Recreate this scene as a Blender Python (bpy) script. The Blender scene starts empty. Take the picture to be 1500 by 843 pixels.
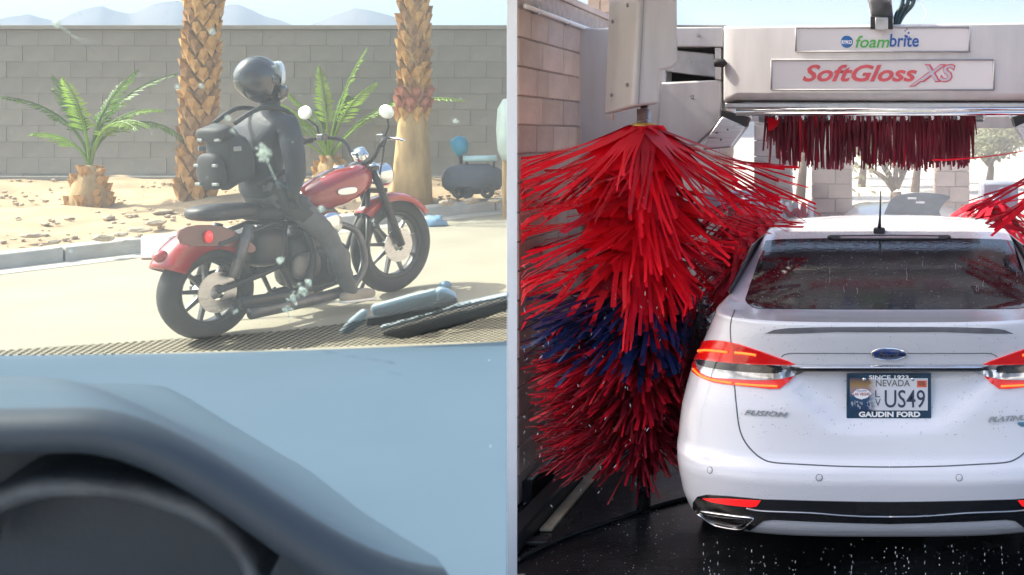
import bpy, bmesh, math, random
from mathutils import Vector, Matrix, noise
from mathutils.bvhtree import BVHTree
R = random.Random(7)
sc = bpy.context.scene
col = sc.collection
rad = math.radians
# ---------------------------------------------------------------- camera, sky, sun, exposure
F, VX, VY, H = 1600.0, 1290.0, 200.0, 1.92          # focal length and principal point in photo pixels, eye height
cam_d = bpy.data.cameras.new('camera'); cam = bpy.data.objects.new('camera', cam_d); col.objects.link(cam)
cam.location = (0, 0, H); cam.rotation_euler = (rad(90), 0, 0)
cam_d.sensor_width = 36; cam_d.lens = F / 1500 * 36
cam_d.shift_x = (750 - VX) / 1500; cam_d.shift_y = -(421.5 - VY) / 1500
cam_d.clip_start = 0.02; cam_d.clip_end = 20000
cam_d.dof.use_dof = True; cam_d.dof.focus_distance = 4.3; cam_d.dof.aperture_fstop = 14
sc.camera = cam
SUN_EL, SUN_AZ = 45.0, -92.0                          # azimuth from +Y, clockwise
w = bpy.data.worlds.new('World'); sc.world = w; w.use_nodes = True
wn = w.node_tree.nodes; bgn = wn['Background']; sk = wn.new('ShaderNodeTexSky'); sk.sky_type = 'NISHITA'
sk.sun_disc = False; sk.sun_elevation = rad(SUN_EL); sk.sun_rotation = rad(SUN_AZ); sk.dust_density = 5.0; sk.air_density = 1.0
w.node_tree.links.new(sk.outputs[0], bgn.inputs[0]); bgn.inputs[1].default_value = 0.15
sl = bpy.data.lights.new('sun', 'SUN'); sl.energy = 3.6; sl.angle = rad(0.6); sl.color = (1, .91, .77)
so = bpy.data.objects.new('sun', sl); col.objects.link(so)
sv = Vector((math.sin(rad(SUN_AZ)) * math.cos(rad(SUN_EL)), math.cos(rad(SUN_AZ)) * math.cos(rad(SUN_EL)), math.sin(rad(SUN_EL))))
so.rotation_euler = (-sv).to_track_quat('-Z', 'Y').to_euler(); so.location = sv * 30
sc.view_settings.view_transform = 'Standard'; sc.view_settings.look = 'None'
sc.view_settings.exposure = 1.33; sc.view_settings.gamma = 1
sc.cycles.max_bounces = 8; sc.cycles.transparent_max_bounces = 24; sc.cycles.volume_bounces = 0
sc.cycles.caustics_reflective = False; sc.cycles.caustics_refractive = False
sc.cycles.use_denoising = True
# ---------------------------------------------------------------- helpers
def P(px, py, D):
    return Vector(((px - VX) / F * D, D, H + (VY - py) / F * D))
GA, GB, GY = .630, .078, 6.95                          # the street rises gently away from the cab
def gz(y): return GA + GB * (y - GY)
def G(px, py, dz=0):
    y = (H - dz - GA + GB * GY) / (GB + (py - VY) / F)
    return P(px, py, y)

def M(name, c, rough=.6, metal=0., var=.15, scale=6., bump=0., bscale=60., spec=.5, coat=0., emit=None, estr=1., trans=0., rvar=0., c2=None, detail=4., transl=0., stretch=None):
    m = bpy.data.materials.new(name); m.use_nodes = True
    nt = m.node_tree; N = nt.nodes; L = nt.links; b = N['Principled BSDF']
    tc = N.new('ShaderNodeTexCoord')
    src = tc.outputs['Object']
    if stretch:
        mp = N.new('ShaderNodeMapping'); mp.inputs['Scale'].default_value = stretch; L.new(src, mp.inputs[0]); src = mp.outputs[0]
    nz = N.new('ShaderNodeTexNoise'); nz.inputs['Scale'].default_value = scale; nz.inputs['Detail'].default_value = detail
    L.new(src, nz.inputs['Vector'])
    rp = N.new('ShaderNodeValToRGB'); L.new(nz.outputs['Fac'], rp.inputs[0])
    a = tuple(max(0, v * (1 - var)) for v in c); d = c2 if c2 else tuple(min(1, v * (1 + var)) for v in c)
    rp.color_ramp.elements[0].position = .3; rp.color_ramp.elements[1].position = .7
    rp.color_ramp.elements[0].color = (*a, 1); rp.color_ramp.elements[1].color = (*d, 1)
    L.new(rp.outputs[0], b.inputs['Base Color'])
    b.inputs['Roughness'].default_value = rough; b.inputs['Metallic'].default_value = metal
    b.inputs['Specular IOR Level'].default_value = spec; b.inputs['Coat Weight'].default_value = coat; b.inputs['Coat Roughness'].default_value = .05
    b.inputs['Transmission Weight'].default_value = trans
    if rvar:
        mr = N.new('ShaderNodeMapRange'); L.new(nz.outputs['Fac'], mr.inputs[0])
        mr.inputs[1].default_value = .3; mr.inputs[2].default_value = .7
        mr.inputs[3].default_value = max(0.02, rough - rvar); mr.inputs[4].default_value = min(1, rough + rvar)
        L.new(mr.outputs[0], b.inputs['Roughness'])
    if bump:
        n2 = N.new('ShaderNodeTexNoise'); n2.inputs['Scale'].default_value = bscale; n2.inputs['Detail'].default_value = 3; L.new(src, n2.inputs['Vector'])
        bp = N.new('ShaderNodeBump'); bp.inputs['Strength'].default_value = bump; bp.inputs['Distance'].default_value = .01
        L.new(n2.outputs['Fac'], bp.inputs['Height']); L.new(bp.outputs[0], b.inputs['Normal'])
    if emit:
        b.inputs['Emission Color'].default_value = (*emit, 1); b.inputs['Emission Strength'].default_value = estr
    if transl:
        t = N.new('ShaderNodeBsdfTranslucent'); L.new(rp.outputs[0], t.inputs[0])
        mx = N.new('ShaderNodeMixShader'); mx.inputs[0].default_value = transl
        L.new(b.outputs[0], mx.inputs[1]); L.new(t.outputs[0], mx.inputs[2]); L.new(mx.outputs[0], N['Material Output'].inputs[0])
    return m

def link(o, parent=None):
    col.objects.link(o)
    if parent is not None:
        o.parent = parent
        o.matrix_parent_inverse = Matrix.Translation(-Vector(parent.get('_o', (0, 0, 0))))
        o['_o'] = (0.0, 0.0, 0.0)
    return o
def thing(name, label, cat, loc=(0, 0, 0), group=None):
    e = bpy.data.objects.new(name, None); e.empty_display_size = .1; e.location = loc; e['_o'] = tuple(loc)
    col.objects.link(e); tag(e, label, cat, group); return e
def tag(o, label=None, cat=None, group=None, kind=None):
    if label: o['label'] = label
    if cat: o['category'] = cat
    if group: o['group'] = group
    if kind: o['kind'] = kind
    return o
class MB:
    def __init__(s): s.v = []; s.f = []; s.mi = []; s.cur = 0
    def add(s, vs, fs):
        o = len(s.v); s.v += [tuple(v) for v in vs]; s.f += [tuple(i + o for i in f) for f in fs]; s.mi += [s.cur] * len(fs); return s
    def box(s, c, d, rot=None):
        hx, hy, hz = d[0] / 2, d[1] / 2, d[2] / 2; c = Vector(c); vs = []
        for x, y, z in ((-1,-1,-1),(1,-1,-1),(1,1,-1),(-1,1,-1),(-1,-1,1),(1,-1,1),(1,1,1),(-1,1,1)):
            q = Vector((x * hx, y * hy, z * hz)); q = rot @ q if rot is not None else q; vs.append(c + q)
        return s.add(vs, [(0,3,2,1),(4,5,6,7),(0,1,5,4),(1,2,6,5),(2,3,7,6),(3,0,4,7)])
    def tube(s, pts, r, n=10, cap=True):
        pts = [Vector(p) for p in pts]; rs = r if isinstance(r, (list, tuple)) else [r] * len(pts); vs = []; fs = []; prev = None
        for i, p in enumerate(pts):
            t = (pts[min(i + 1, len(pts) - 1)] - pts[max(i - 1, 0)])
            t = t.normalized() if t.length > 1e-9 else Vector((0, 0, 1))
            if prev is None:
                a = t.cross(Vector((0, 0, 1)));
                if a.length < 1e-3: a = t.cross(Vector((1, 0, 0)))
            else: a = prev - t * prev.dot(t)
            a.normalize(); b = t.cross(a); prev = a
            for k in range(n):
                th = 2 * math.pi * k / n; vs.append(p + (a * math.cos(th) + b * math.sin(th)) * rs[i])
        for i in range(len(pts) - 1):
            for k in range(n):
                k2 = (k + 1) % n; fs.append((i * n + k, i * n + k2, (i + 1) * n + k2, (i + 1) * n + k))
        if cap:
            fs.append(tuple(range(n - 1, -1, -1))); q = (len(pts) - 1) * n; fs.append(tuple(range(q, q + n)))
        return s.add(vs, fs)
    def prism(s, poly, fr, off):            # poly: list of Vectors (a planar loop), extruded by vector off
        n = len(poly); vs = [Vector(p) + Vector(fr) for p in poly]; vs += [v + Vector(off) for v in vs]
        fs = [tuple(range(n)), tuple(range(2 * n - 1, n - 1, -1))]
        fs += [((i + 1) % n, i, i + n, (i + 1) % n + n) for i in range(n)]
        return s.add(vs, fs)
    def lathe(s, prof, c, axis=(0, 0, 1), n=24, closed=False):   # prof: (radius, height along axis)
        ax = Vector(axis).normalized(); a = ax.cross(Vector((0, 0, 1)))
        if a.length < 1e-3: a = ax.cross(Vector((1, 0, 0)))
        a.normalize(); b = ax.cross(a); c = Vector(c); vs = []; fs = []
        for r, h in prof:
            for k in range(n):
                th = 2 * math.pi * k / n; vs.append(c + ax * h + (a * math.cos(th) + b * math.sin(th)) * r)
        m = len(prof)
        for i in range(m if closed else m - 1):
            j = (i + 1) % m
            for k in range(n):
                k2 = (k + 1) % n; fs.append((i * n + k, i * n + k2, j * n + k2, j * n + k))
        return s.add(vs, fs)
    def ell(s, c, r, rot=None, nu=12, nv=8, fn=None):
        vs = []; fs = []; c = Vector(c)
        for j in range(nv + 1):
            ph = -math.pi / 2 + math.pi * j / nv
            for i in range(nu):
                th = 2 * math.pi * i / nu
                q = Vector((math.cos(ph) * math.cos(th) * r[0], math.cos(ph) * math.sin(th) * r[1], math.sin(ph) * r[2]))
                if fn: q = fn(q)
                if rot is not None: q = rot @ q
                vs.append(c + q)
        for j in range(nv):
            for i in range(nu):
                i2 = (i + 1) % nu; fs.append((j * nu + i, j * nu + i2, (j + 1) * nu + i2, (j + 1) * nu + i))
        return s.add(vs, fs)
    def grid(s, rows, closed=False):
        n = len(rows[0]); vs = [p for r in rows for p in r]; fs = []
        for i in range(len(rows) - 1):
            for k in range(n if closed else n - 1):
                k2 = (k + 1) % n; fs.append((i * n + k, i * n + k2, (i + 1) * n + k2, (i + 1) * n + k))
        return s.add(vs, fs)
    def build(s, name, mat, parent=None, smooth=False, bevel=0., solid=0., sub=0, weld=True):
        me = bpy.data.meshes.new(name); me.from_pydata([tuple(v) for v in s.v], [], s.f)
        for m in (mat if isinstance(mat, (list, tuple)) else [mat]): me.materials.append(m)
        if isinstance(mat, (list, tuple)):
            me.polygons.foreach_set('material_index', s.mi)
        bm = bmesh.new(); bm.from_mesh(me)
        if weld: bmesh.ops.remove_doubles(bm, verts=bm.verts, dist=1e-5)
        bmesh.ops.recalc_face_normals(bm, faces=bm.faces); bm.to_mesh(me); bm.free()
        if smooth: me.shade_smooth() if smooth is True else me.shade_auto(smooth) if hasattr(me, 'shade_auto') else me.shade_smooth()
        o = bpy.data.objects.new(name, me); link(o, parent)
        if solid: md = o.modifiers.new('solid', 'SOLIDIFY'); md.thickness = solid; md.offset = 0
        if sub: md = o.modifiers.new('sub', 'SUBSURF'); md.levels = sub; md.render_levels = sub
        if bevel:
            md = o.modifiers.new('bevel', 'BEVEL'); md.width = bevel; md.segments = 2; md.limit_method = 'ANGLE'; md.angle_limit = rad(40)
        if smooth and smooth is not True or bevel:
            for p in me.polygons: p.use_smooth = True
            try: me.set_sharp_from_angle(angle=rad(40))
            except Exception: pass
        return o
def boxp(name, x0, x1, y0, y1, D0, D1, mat, parent=None, bevel=.004):    # an axis-aligned box whose front face covers pixel rect (x0,y0)-(x1,y1) at depth D0
    a = P(x0, y1, D0); b = P(x1, y0, D0)
    return MB().box(((a.x + b.x) / 2, (D0 + D1) / 2, (a.z + b.z) / 2), (b.x - a.x, D1 - D0, b.z - a.z)).build(name, mat, parent, bevel=bevel)
def smooth_poly(pts, k=4, closed=True):
    out = []; n = len(pts)
    for i in range(n if closed else n - 1):
        p0, p1, p2, p3 = (pts[(i + j) % n] if closed else pts[min(max(i + j, 0), n - 1)] for j in (-1, 0, 1, 2))
        for q in range(k):
            t = q / k; t2 = t * t; t3 = t2 * t
            out.append(tuple(.5 * (2 * b + (c - a) * t + (2 * a - 5 * b + 4 * c - d) * t2 + (3 * b - a - 3 * c + d) * t3) for a, b, c, d in zip(p0, p1, p2, p3)))
    if not closed: out.append(tuple(pts[-1]))
    return out
def interp(tab, x):
    if x <= tab[0][0]: return tab[0][1]
    for (a, b), (c, d) in zip(tab, tab[1:]):
        if x <= c: return b + (d - b) * (x - a) / (c - a)
    return tab[-1][1]
def text(name, body, size, mat, parent, origin, right, up, shear=0., bold=0., align='CENTER', width=None, height=None, ext=.001, space=1.):
    cu = bpy.data.curves.new(name, 'FONT'); cu.body = body; cu.size = size; cu.shear = shear; cu.offset = bold; cu.extrude = ext
    cu.align_x = align; cu.align_y = 'CENTER'; cu.space_character = space; cu.resolution_u = 3
    t = bpy.data.objects.new(name + '_curve', cu); col.objects.link(t)
    dg = bpy.context.evaluated_depsgraph_get(); me = bpy.data.meshes.new_from_object(t.evaluated_get(dg))
    bpy.data.objects.remove(t); bpy.data.curves.remove(cu)
    xs = [v.co.x for v in me.vertices]; ys = [v.co.y for v in me.vertices]
    cxm, cym = (min(xs) + max(xs)) / 2, (min(ys) + max(ys)) / 2
    sx = width / (max(xs) - min(xs)) if width else 1; sy = height / (max(ys) - min(ys)) if height else 1
    right = Vector(right).normalized(); up = Vector(up).normalized(); nr = right.cross(up); o0 = Vector(origin)
    for v in me.vertices:
        x = (v.co.x - cxm) * sx if align == 'CENTER' else (v.co.x - min(xs)) * sx
        v.co = o0 + right * x + up * ((v.co.y - cym) * sy) + nr * v.co.z
    me.materials.clear(); me.materials.append(mat)
    me.name = name; o = bpy.data.objects.new(name, me); return link(o, parent)
# ---------------------------------------------------------------- materials
m_white = M('white paint', (.93, .93, .92), .45, var=.03)
m_black = M('black plastic', (.015, .016, .018), .4, var=.2)
m_rubber = M('rubber', (.02, .02, .021), .75, var=.25, bump=.1)
m_chrome = M('chrome', (.75, .76, .78), .08, 1, var=.03)
m_steel = M('brushed steel', (.55, .56, .58), .32, 1, var=.15, scale=3, stretch=(1, 1, 14), rvar=.1)
m_alu = M('galvanised steel', (.5, .51, .53), .4, .9, var=.2, scale=9, rvar=.12)
m_panel = M('grey moulded panel', (.53, .525, .53), .42, 0, var=.09, scale=5, bump=.03, bscale=25, rvar=.1, stretch=(2.2, 2.2, .35), detail=8)
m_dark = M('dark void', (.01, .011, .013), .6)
m_block = M('slump block', (.60, .45, .36), .9, var=.2, scale=5, bump=.5, bscale=45, c2=(.65, .51, .42))
m_block2 = M('pale slump block', (.65, .50, .41), .9, var=.18, scale=4, bump=.5, bscale=45)
m_block3 = M('greyish slump block', (.55, .44, .39), .9, var=.15, scale=6, bump=.5, bscale=45)
m_mortar = M('mortar', (.46, .38, .34), .95, var=.15, scale=20, bump=.3)
m_red = M('red foam strip', (.86, .007, .026), .55, var=.15, scale=3, transl=.38, spec=.25)
m_red2 = M('wet dark red strip', (.23, .008, .02), .5, var=.4, scale=5, transl=.15, spec=.35)
m_redd = M('deep red strip', (.55, .008, .026), .5, var=.3, scale=4, transl=.25, spec=.3)
m_blue = M('navy foam strip', (.007, .022, .10), .4, var=.35, scale=4, transl=.15)
# ================================================================ SETTING
m_ground = M('dusty concrete ground', (.55, .52, .47), .9, var=.15, scale=.4, bump=.2, bscale=12)
g = MB(); S_ = 4200
g.add([(-S_, -1500, -.03), (S_, -1500, -.03), (S_, S_, -.03), (-S_, S_, -.03)], [(0, 1, 2, 3)])
tag(g.build('ground', m_ground), kind='structure')
# wet wash-bay floor
def wet_mat():
    m = bpy.data.materials.new('wet floor'); m.use_nodes = True; nt = m.node_tree; N = nt.nodes; L = nt.links; b = N['Principled BSDF']
    tc = N.new('ShaderNodeTexCoord')
    n1 = N.new('ShaderNodeTexNoise'); n1.inputs['Scale'].default_value = 1.6; n1.inputs['Detail'].default_value = 6; L.new(tc.outputs['Object'], n1.inputs['Vector'])
    n2 = N.new('ShaderNodeTexNoise'); n2.inputs['Scale'].default_value = 110; n2.inputs['Detail'].default_value = 2; L.new(tc.outputs['Object'], n2.inputs['Vector'])
    r = N.new('ShaderNodeValToRGB'); L.new(n1.outputs['Fac'], r.inputs[0])
    r.color_ramp.elements[0].position = .35; r.color_ramp.elements[0].color = (.006, .0065, .008, 1); r.color_ramp.elements[1].position = .75; r.color_ramp.elements[1].color = (.03, .03, .032, 1)
    L.new(r.outputs[0], b.inputs['Base Color'])
    mr = N.new('ShaderNodeMapRange'); L.new(n1.outputs['Fac'], mr.inputs[0]); mr.inputs[1].default_value = .38; mr.inputs[2].default_value = .66; mr.inputs[3].default_value = .04; mr.inputs[4].default_value = .36
    L.new(mr.outputs[0], b.inputs['Roughness'])
    n3 = N.new('ShaderNodeTexNoise'); n3.inputs['Scale'].default_value = 14; n3.inputs['Detail'].default_value = 4; L.new(tc.outputs['Object'], n3.inputs['Vector'])
    ad = N.new('ShaderNodeMath'); ad.operation = 'ADD'; L.new(n2.outputs['Fac'], ad.inputs[0]); L.new(n3.outputs['Fac'], ad.inputs[1])
    bp = N.new('ShaderNodeBump'); bp.inputs['Strength'].default_value = .2; bp.inputs['Distance'].default_value = .006
    L.new(ad.outputs[0], bp.inputs['Height']); L.new(bp.outputs[0], b.inputs['Normal'])
    return m
f = MB(); f.box((1.9, 4.0, -.05), (7.58, 12, .1))
tag(f.build('wash_floor', wet_mat(), bevel=.005), kind='structure')

# ---- street on the left (a gentle slope), its kerb, planting bed
m_road = M('pale worn asphalt', (.30, .275, .21), .85, var=.10, scale=1.2, bump=.25, bscale=90, detail=8)
m_kerb = M('concrete kerb', (.42, .40, .36), .85, var=.12, scale=5, bump=.2)
m_soil = M('sandy soil', (.40, .29, .18), .95, var=.22, scale=3, bump=.6, bscale=18, detail=8)
ka, kb = G(0, 395), G(743, 307)                       # kerb line on the road
kd = (kb - ka); kd.z = 0; kd.normalize()
kn = Vector((-kd.y, kd.x, 0))                         # towards the wall
if kn.y < 0: kn = -kn
WY = 14.0                                             # boundary wall face
def kpt(s, off, dz=0):
    p = Vector((ka.x, ka.y, 0)) + kd * s + kn * off; return Vector((p.x, p.y, gz(p.y) + dz))
def street_right(y): return min(-1.95, -.352 * y) if y < 5.6 else -1.95
st = MB(); ys = [-6, -4, -2, 0, 1, 2, 3, 4, 5, 5.55, 5.65, 7, 9, 11, 12.5, 14.2]
rows = []
for y in ys:
    xr = street_right(y) if y > .2 else -.1
    rows.append([Vector((xr, y, min(gz(y), -.06) if y < 0 else -.06))] + [Vector((xr + (-26 - xr) * k / 12, y, gz(y))) for k in range(13)])
st.grid(rows)
tag(st.build('street', m_road), kind='structure')
kl = (kb - ka).length
kerb = bpy.data.objects.new('kerb', None); col.objects.link(kerb); tag(kerb, kind='structure')
for i in range(14):
    s0 = -9 + i * 1.35
    if kpt(s0 + 1.33, .2).y > WY - .05 and kpt(s0, .2).y > WY - .3: break
    q = MB(); rws = []
    for s_ in (s0, s0 + 1.335):
        rws.append([kpt(s_, 0, -.05), kpt(s_, 0, .10), kpt(s_, .02, .125), kpt(s_, .17, .13), kpt(s_, .17, -.05)])
    q.grid(rws); q.add(rws[0], [(0, 1, 2, 3, 4)]); q.add(rws[1], [(4, 3, 2, 1, 0)])
    q.build('kerb_stone', m_kerb, kerb, bevel=.008)
gu = MB(); gu.grid([[kpt(s_, -.28, .004), kpt(s_, 0, .004)] for s_ in (-9, 0, 6)])
tag(gu.build('gutter', m_kerb), kind='structure')
bed = MB(); rws = []
for i in range(60):
    s_ = -9 + i * .27; row = []
    o_max = (WY + .1 - (ka.y + kd.y * s_)) / kn.y
    if o_max < .2: break
    for j in range(26):
        o = .165 + (o_max - .165) * j / 25; p = kpt(s_, o)
        e = min(1, j / 6); hgt = .09 + .10 * e + .10 * e * (noise.noise(Vector((p.x * 1.3, p.y * 1.3, 0))) + .6 * noise.noise(Vector((p.x * 5, p.y * 5, 3))))
        row.append(p + Vector((0, 0, hgt)))
    rws.append(row)
bed.grid(rws); tag(bed.build('planting_bed', m_soil, smooth=True), kind='structure')
def bedz(x, y): return gz(y) + .19
# ---- distant mountains
m_mtn = M('distant bare rock', (.13, .12, .12), .95, var=.2, scale=.004, bump=.3, bscale=.02)
prof = [(-900, 60), (-500, 20), (-200, 25), (0, 28), (40, 21), (85, 33), (115, 17), (150, 5), (180, 14), (195, 18), (225, 5), (262, 2), (300, 16), (345, 8), (380, 18), (440, 38), (480, 24), (520, 11), (575, 22), (620, 42), (743, 80), (900, 120), (1100, 165), (1250, 185), (1450, 178), (1700, 160), (2200, 140)]
mt = MB(); rows = []
MD = 2600
for i in range(311):
    px = -900 + i * 10; top = interp(prof, px); row = []
    for j in range(9):
        t = j / 8; D = MD - 1100 * (1 - t); nn = noise.fractal(Vector((px * .012, t * 2.2, 1.7)), 1, 2, 5)
        zt = (200 - top) / F * MD
        z = zt * (t ** 1.4) * (1 + .22 * nn * (1 - t)) + nn * 9 * t
        row.append(Vector(((px - VX) / F * D, D, H + z if j else -2)))
    row.append(Vector(((px - VX) / F * (MD + 400), MD + 400, -2)))
    rows.append(row)
mt.grid(rows); tag(mt.build('mountains', m_mtn, smooth=True), kind='structure')

# ---- grey boundary wall behind the palms
m_gblk = M('grey concrete block', (.205, .20, .183), .9, var=.10, scale=4, bump=.35, bscale=60)
m_gblk2 = M('grey concrete block darker', (.195, .19, .174), .9, var=.10, scale=4, bump=.35, bscale=60)
m_gmor = M('grey mortar', (.19, .186, .17), .95, var=.1)
ztop = P(0, 37, WY).z
bw = thing('boundary_wall', 'long plain grey concrete block wall behind the palms and the street bed', 'wall', (-8, WY, gz(WY)))
x0w, x1w, zb = -16.0, -1.97, gz(WY) - .1
MB().box(((x0w + x1w) / 2, WY + .105, (zb + ztop - .06) / 2), (x1w - x0w, .198, ztop - .06 - zb)).build('wall_core', m_gmor, bw)
def block_mesh(nm, l, h, d, mat, bev=.006):
    bm = bmesh.new(); bmesh.ops.create_cube(bm, size=1)
    for v in bm.verts: v.co = Vector((v.co.x * l, v.co.y * d, v.co.z * h))
    bmesh.ops.bevel(bm, geom=[e for e in bm.edges if all(v.co.y < 0 for v in e.verts)], offset=bev, segments=1, affect='EDGES')
    me = bpy.data.meshes.new(nm); bm.to_mesh(me); bm.free(); me.materials.append(mat); return me
ch = .2055; bl = .41
gm = [block_mesh('block', bl - .002, ch - .005, .06, m, .0025) for m in (m_gblk, m_gblk2)]
nc = int((ztop - .06 - zb) / ch)
for c in range(nc + 1):
    z = ztop - .06 - ch * (c + .5); x = x1w - .01 - (bl / 2 if c % 2 else bl)
    while x > -13.4:
        if z > zb - .1:
            o = bpy.data.objects.new('block', gm[R.random() < .35]); o.location = (x, WY + .03 + R.uniform(-.003, .003), z); link(o, bw)
        x -= bl
MB().box(((x0w + x1w) / 2, WY + .1, ztop - .03), (x1w - x0w, .26, .056)).build('coping', m_gblk, bw, bevel=.006)
zl = P(0, 258, WY).z
MB().box(((x0w + x1w) / 2, WY - .04, (zb + zl) / 2), (x1w - x0w, .075, zl - zb)).build('plinth', m_gblk2, bw, bevel=.01)
# ---- wash-bay side wall of slump blocks
XW, TW = -1.88, .048
Y0, Y1, ZT = 5.66, 14.0, 2.72
sw = thing('wash_bay_wall', 'pinkish tan block side wall of the wash bay beside the tall red brush', 'wall', (XW, Y0, 0))
MB().box((XW - TW / 2 - .004, (Y0 + Y1) / 2, ZT / 2), (TW - .008, Y1 - Y0, ZT)).build('wall_core', m_mortar, sw)
ch = .152; lens = (.2, .3, .4)
bms = {(l, k): block_mesh('block', l - .008, ch - .008, .03, m, .004) for l in lens for k, m in enumerate((m_block, m_block2, m_block3))}
rest = MB()
for c in range(int(ZT / ch)):
    y = Y0 + .004; z = ch * (c + .5) + .004
    while y < Y1 - .1:
        l = R.choice(lens)
        if y + l > Y1: break
        if y < 8.0:
            o = bpy.data.objects.new('block', bms[(l, R.choice((0, 0, 1, 1, 2)))]); o.location = (XW - .012 + R.uniform(-.002, .002), y + l / 2, z); o.rotation_euler = (0, 0, rad(90)); link(o, sw)
        else: rest.box((XW - .012, y + l / 2, z), (.03, l - .008, ch - .008))
        y += l
tag(rest.build('blocks', m_block, sw), kind='stuff')
MB().box((XW - TW / 2 + .003, (Y0 + Y1) / 2, ZT + .022), (TW + .012, Y1 - Y0, .04)).build('coping', m_block3, sw, bevel=.004)
cz = P(803, 0, 6.0).z
MB().tube([(XW + .025, 5.7, 2.60), (XW + .025, 8.6, 2.60)], .013, 10).build('conduit', m_white, sw, smooth=True)
for y in (5.9, 6.5, 7.1): MB().box((XW + .018, y, 2.60), (.034, .02, .04)).build('conduit_clip', m_alu, sw)
# ---- entrance awning over the bay, added out of view above to keep direct sun off the car, carried by the post and the bay wall
aw = thing('added_sunshade', 'added unseen flat white awning panel carried on the slim white post over the bay entrance', 'sunshade', (-1.59, 4.7, 2.92))
MB().box((-2.15, 5.0, 2.99), (5.6, 2.1, .05)).build('sunshade_panel', m_white, aw, bevel=.01)
for y in (4.1, 4.7, 5.3, 5.9): MB().box((-2.15, y, 2.94), (5.5, .05, .05)).build('sunshade_beam', m_alu, aw, bevel=.004)
MB().box((-1.89, 5.85, 2.83), (.05, .05, .18)).build('sunshade_bracket', m_alu, aw, bevel=.004)
# ---- slim white post standing in for the white strip that divides street and bay views
pd = 4.70; pc = P(750, 500, pd); ang = math.atan2(pc.x, pd)
rot = Matrix.Rotation(-ang, 3, 'Z')
wp = thing('divider_post', 'slim square white painted steel post standing in for the dividing strip of street and wash bay', 'post', (pc.x, pd, 0))
MB().box((pc.x, pd, 1.455), (.0425, .04, 2.91), rot).build('post_tube', m_white, wp, bevel=.002)
MB().box((pc.x, pd, .006), (.11, .11, .012), rot).build('base_plate', m_alu, wp, bevel=.002)
# ================================================================ WASH GANTRY
GD = 6.70
gan = thing('wash_gantry', 'wide light grey car wash gantry with two lettered panels above the white sedan', 'gantry', (0, GD, 0))
def gp(px, py, D=GD): return P(px, py, D)
def pris(pts, D, depth, name, mat, parent, bevel=.006):
    return MB().prism([P(x, y, D) for x, y in pts], (0, 0, 0), (0, depth, 0)).build(name, mat, parent, bevel=bevel)
# main beam: front face slightly tilted bevel ends
XR = 1700
beam = MB()
yb = [(39, 0), (33, 0)]
def bx(px): return 1 if px > 1290 else -1
a = [(1060, 38), (1082, 40), (1290, 36), (1500, 33), (XR - 20, 30), (XR, 29)]
bt = [(1060, 150), (1082, 141), (1290, 139), (1500, 139), (XR - 20, 141), (XR, 150)]
front = [P(1060, 38, GD + .05), P(1080, 39, GD), P(XR - 20, 31, GD), P(XR, 30, GD + .05)]
low = [P(1060, 146, GD + .05), P(1080, 139, GD), P(XR - 20, 140, GD), P(XR, 146, GD + .05)]
lip = [P(1060, 151, GD + .07), P(1080, 147, GD + .03), P(XR - 20, 148, GD + .03), P(XR, 151, GD + .07)]
topb = [v + Vector((0, .62, 0)) for v in front]; lipb = [v + Vector((0, .58, 0)) for v in lip]
beam.grid([lipb, topb, front, low, lip, lipb]); beam.add([lipb[0], topb[0], front[0], low[0], lip[0]], [(0, 1, 2, 3, 4)]); beam.add([lipb[3], topb[3], front[3], low[3], lip[3]], [(0, 1, 2, 3, 4)])
bo = beam.build('beam_cover', m_panel, gan, bevel=.012)
m_groove = M('panel groove', (.30, .30, .32), .5, var=.05)
m_inset = M('panel inset', (.68, .665, .67), .4, var=.04, scale=2, bump=.03, bscale=20)
def frame(x0, y0, x1, y1, nm):
    D = GD - .008; t = 1.6; d = .012
    for (ax, ay, bx_, by) in ((x0, y0, x1, y0), (x0, y1, x1, y1), (x0, y0, x0, y1), (x1, y0, x1, y1)):
        pa, pb = P(ax, ay, D), P(bx_, by, D)
        MB().tube([pa, pb], .006, 8).build('rib', m_groove, ins, smooth=True)
ins = MB().box((P(1296, 58, GD).x, GD - .001, P(1296, 58, GD).z), ((1420 - 1166) / F * GD, .012, 36 / F * GD)).build('name_panel', m_inset, gan, bevel=.003)
frame(1166, 40.5, 1420, 76, 'a')
ins = MB().box((P(1293, 110, GD).x, GD - .001, P(1293, 110, GD).z), ((1456 - 1130) / F * GD, .012, 44 / F * GD)).build('name_panel', m_inset, gan, bevel=.003)
frame(1130, 88, 1456, 132, 'b')
# lettering
m_lgreen = M('green print', (.10, .42, .10), .5, var=.03); m_lblue = M('blue print', (.02, .10, .36), .5, var=.03)
m_lred = M('faded red print', (.62, .10, .12), .5, var=.06); m_lgrey = M('silver print', (.50, .47, .56), .5, var=.05)
DL = GD - .0085; RX = Vector((1, 0, 0)); UZ = Vector((0, 0, 1)); k = DL / F
def gl(px, py, d=0): return P(px, py, DL - d)
text('lettering', 'foam', .1, m_lgreen, gan, gl(1278, 61.5), RX, UZ, shear=.25, bold=.0015, width=50 * k, height=18 * k)
text('lettering', 'brite', .1, m_lblue, gan, gl(1324.5, 59.5), RX, UZ, shear=.1, bold=.0015, width=43 * k, height=19 * k)
for (x, y, r) in ((1328, 54, 2.2), (1331, 48.5, 1.6), (1326, 45.5, 1.1), (1328.5, 43, 1.)):
    MB().ell(gl(x, y), (r * k, .001, r * k), nu=12, nv=6).build('bubble', m_lblue, gan)
MB().ell(gl(1240.5, 61.5), (9 * k, .002, 9 * k), nu=24, nv=10).build('round_logo', M('logo blue', (.03, .16, .42), .4, var=.25, scale=20), gan, smooth=True)
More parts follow.
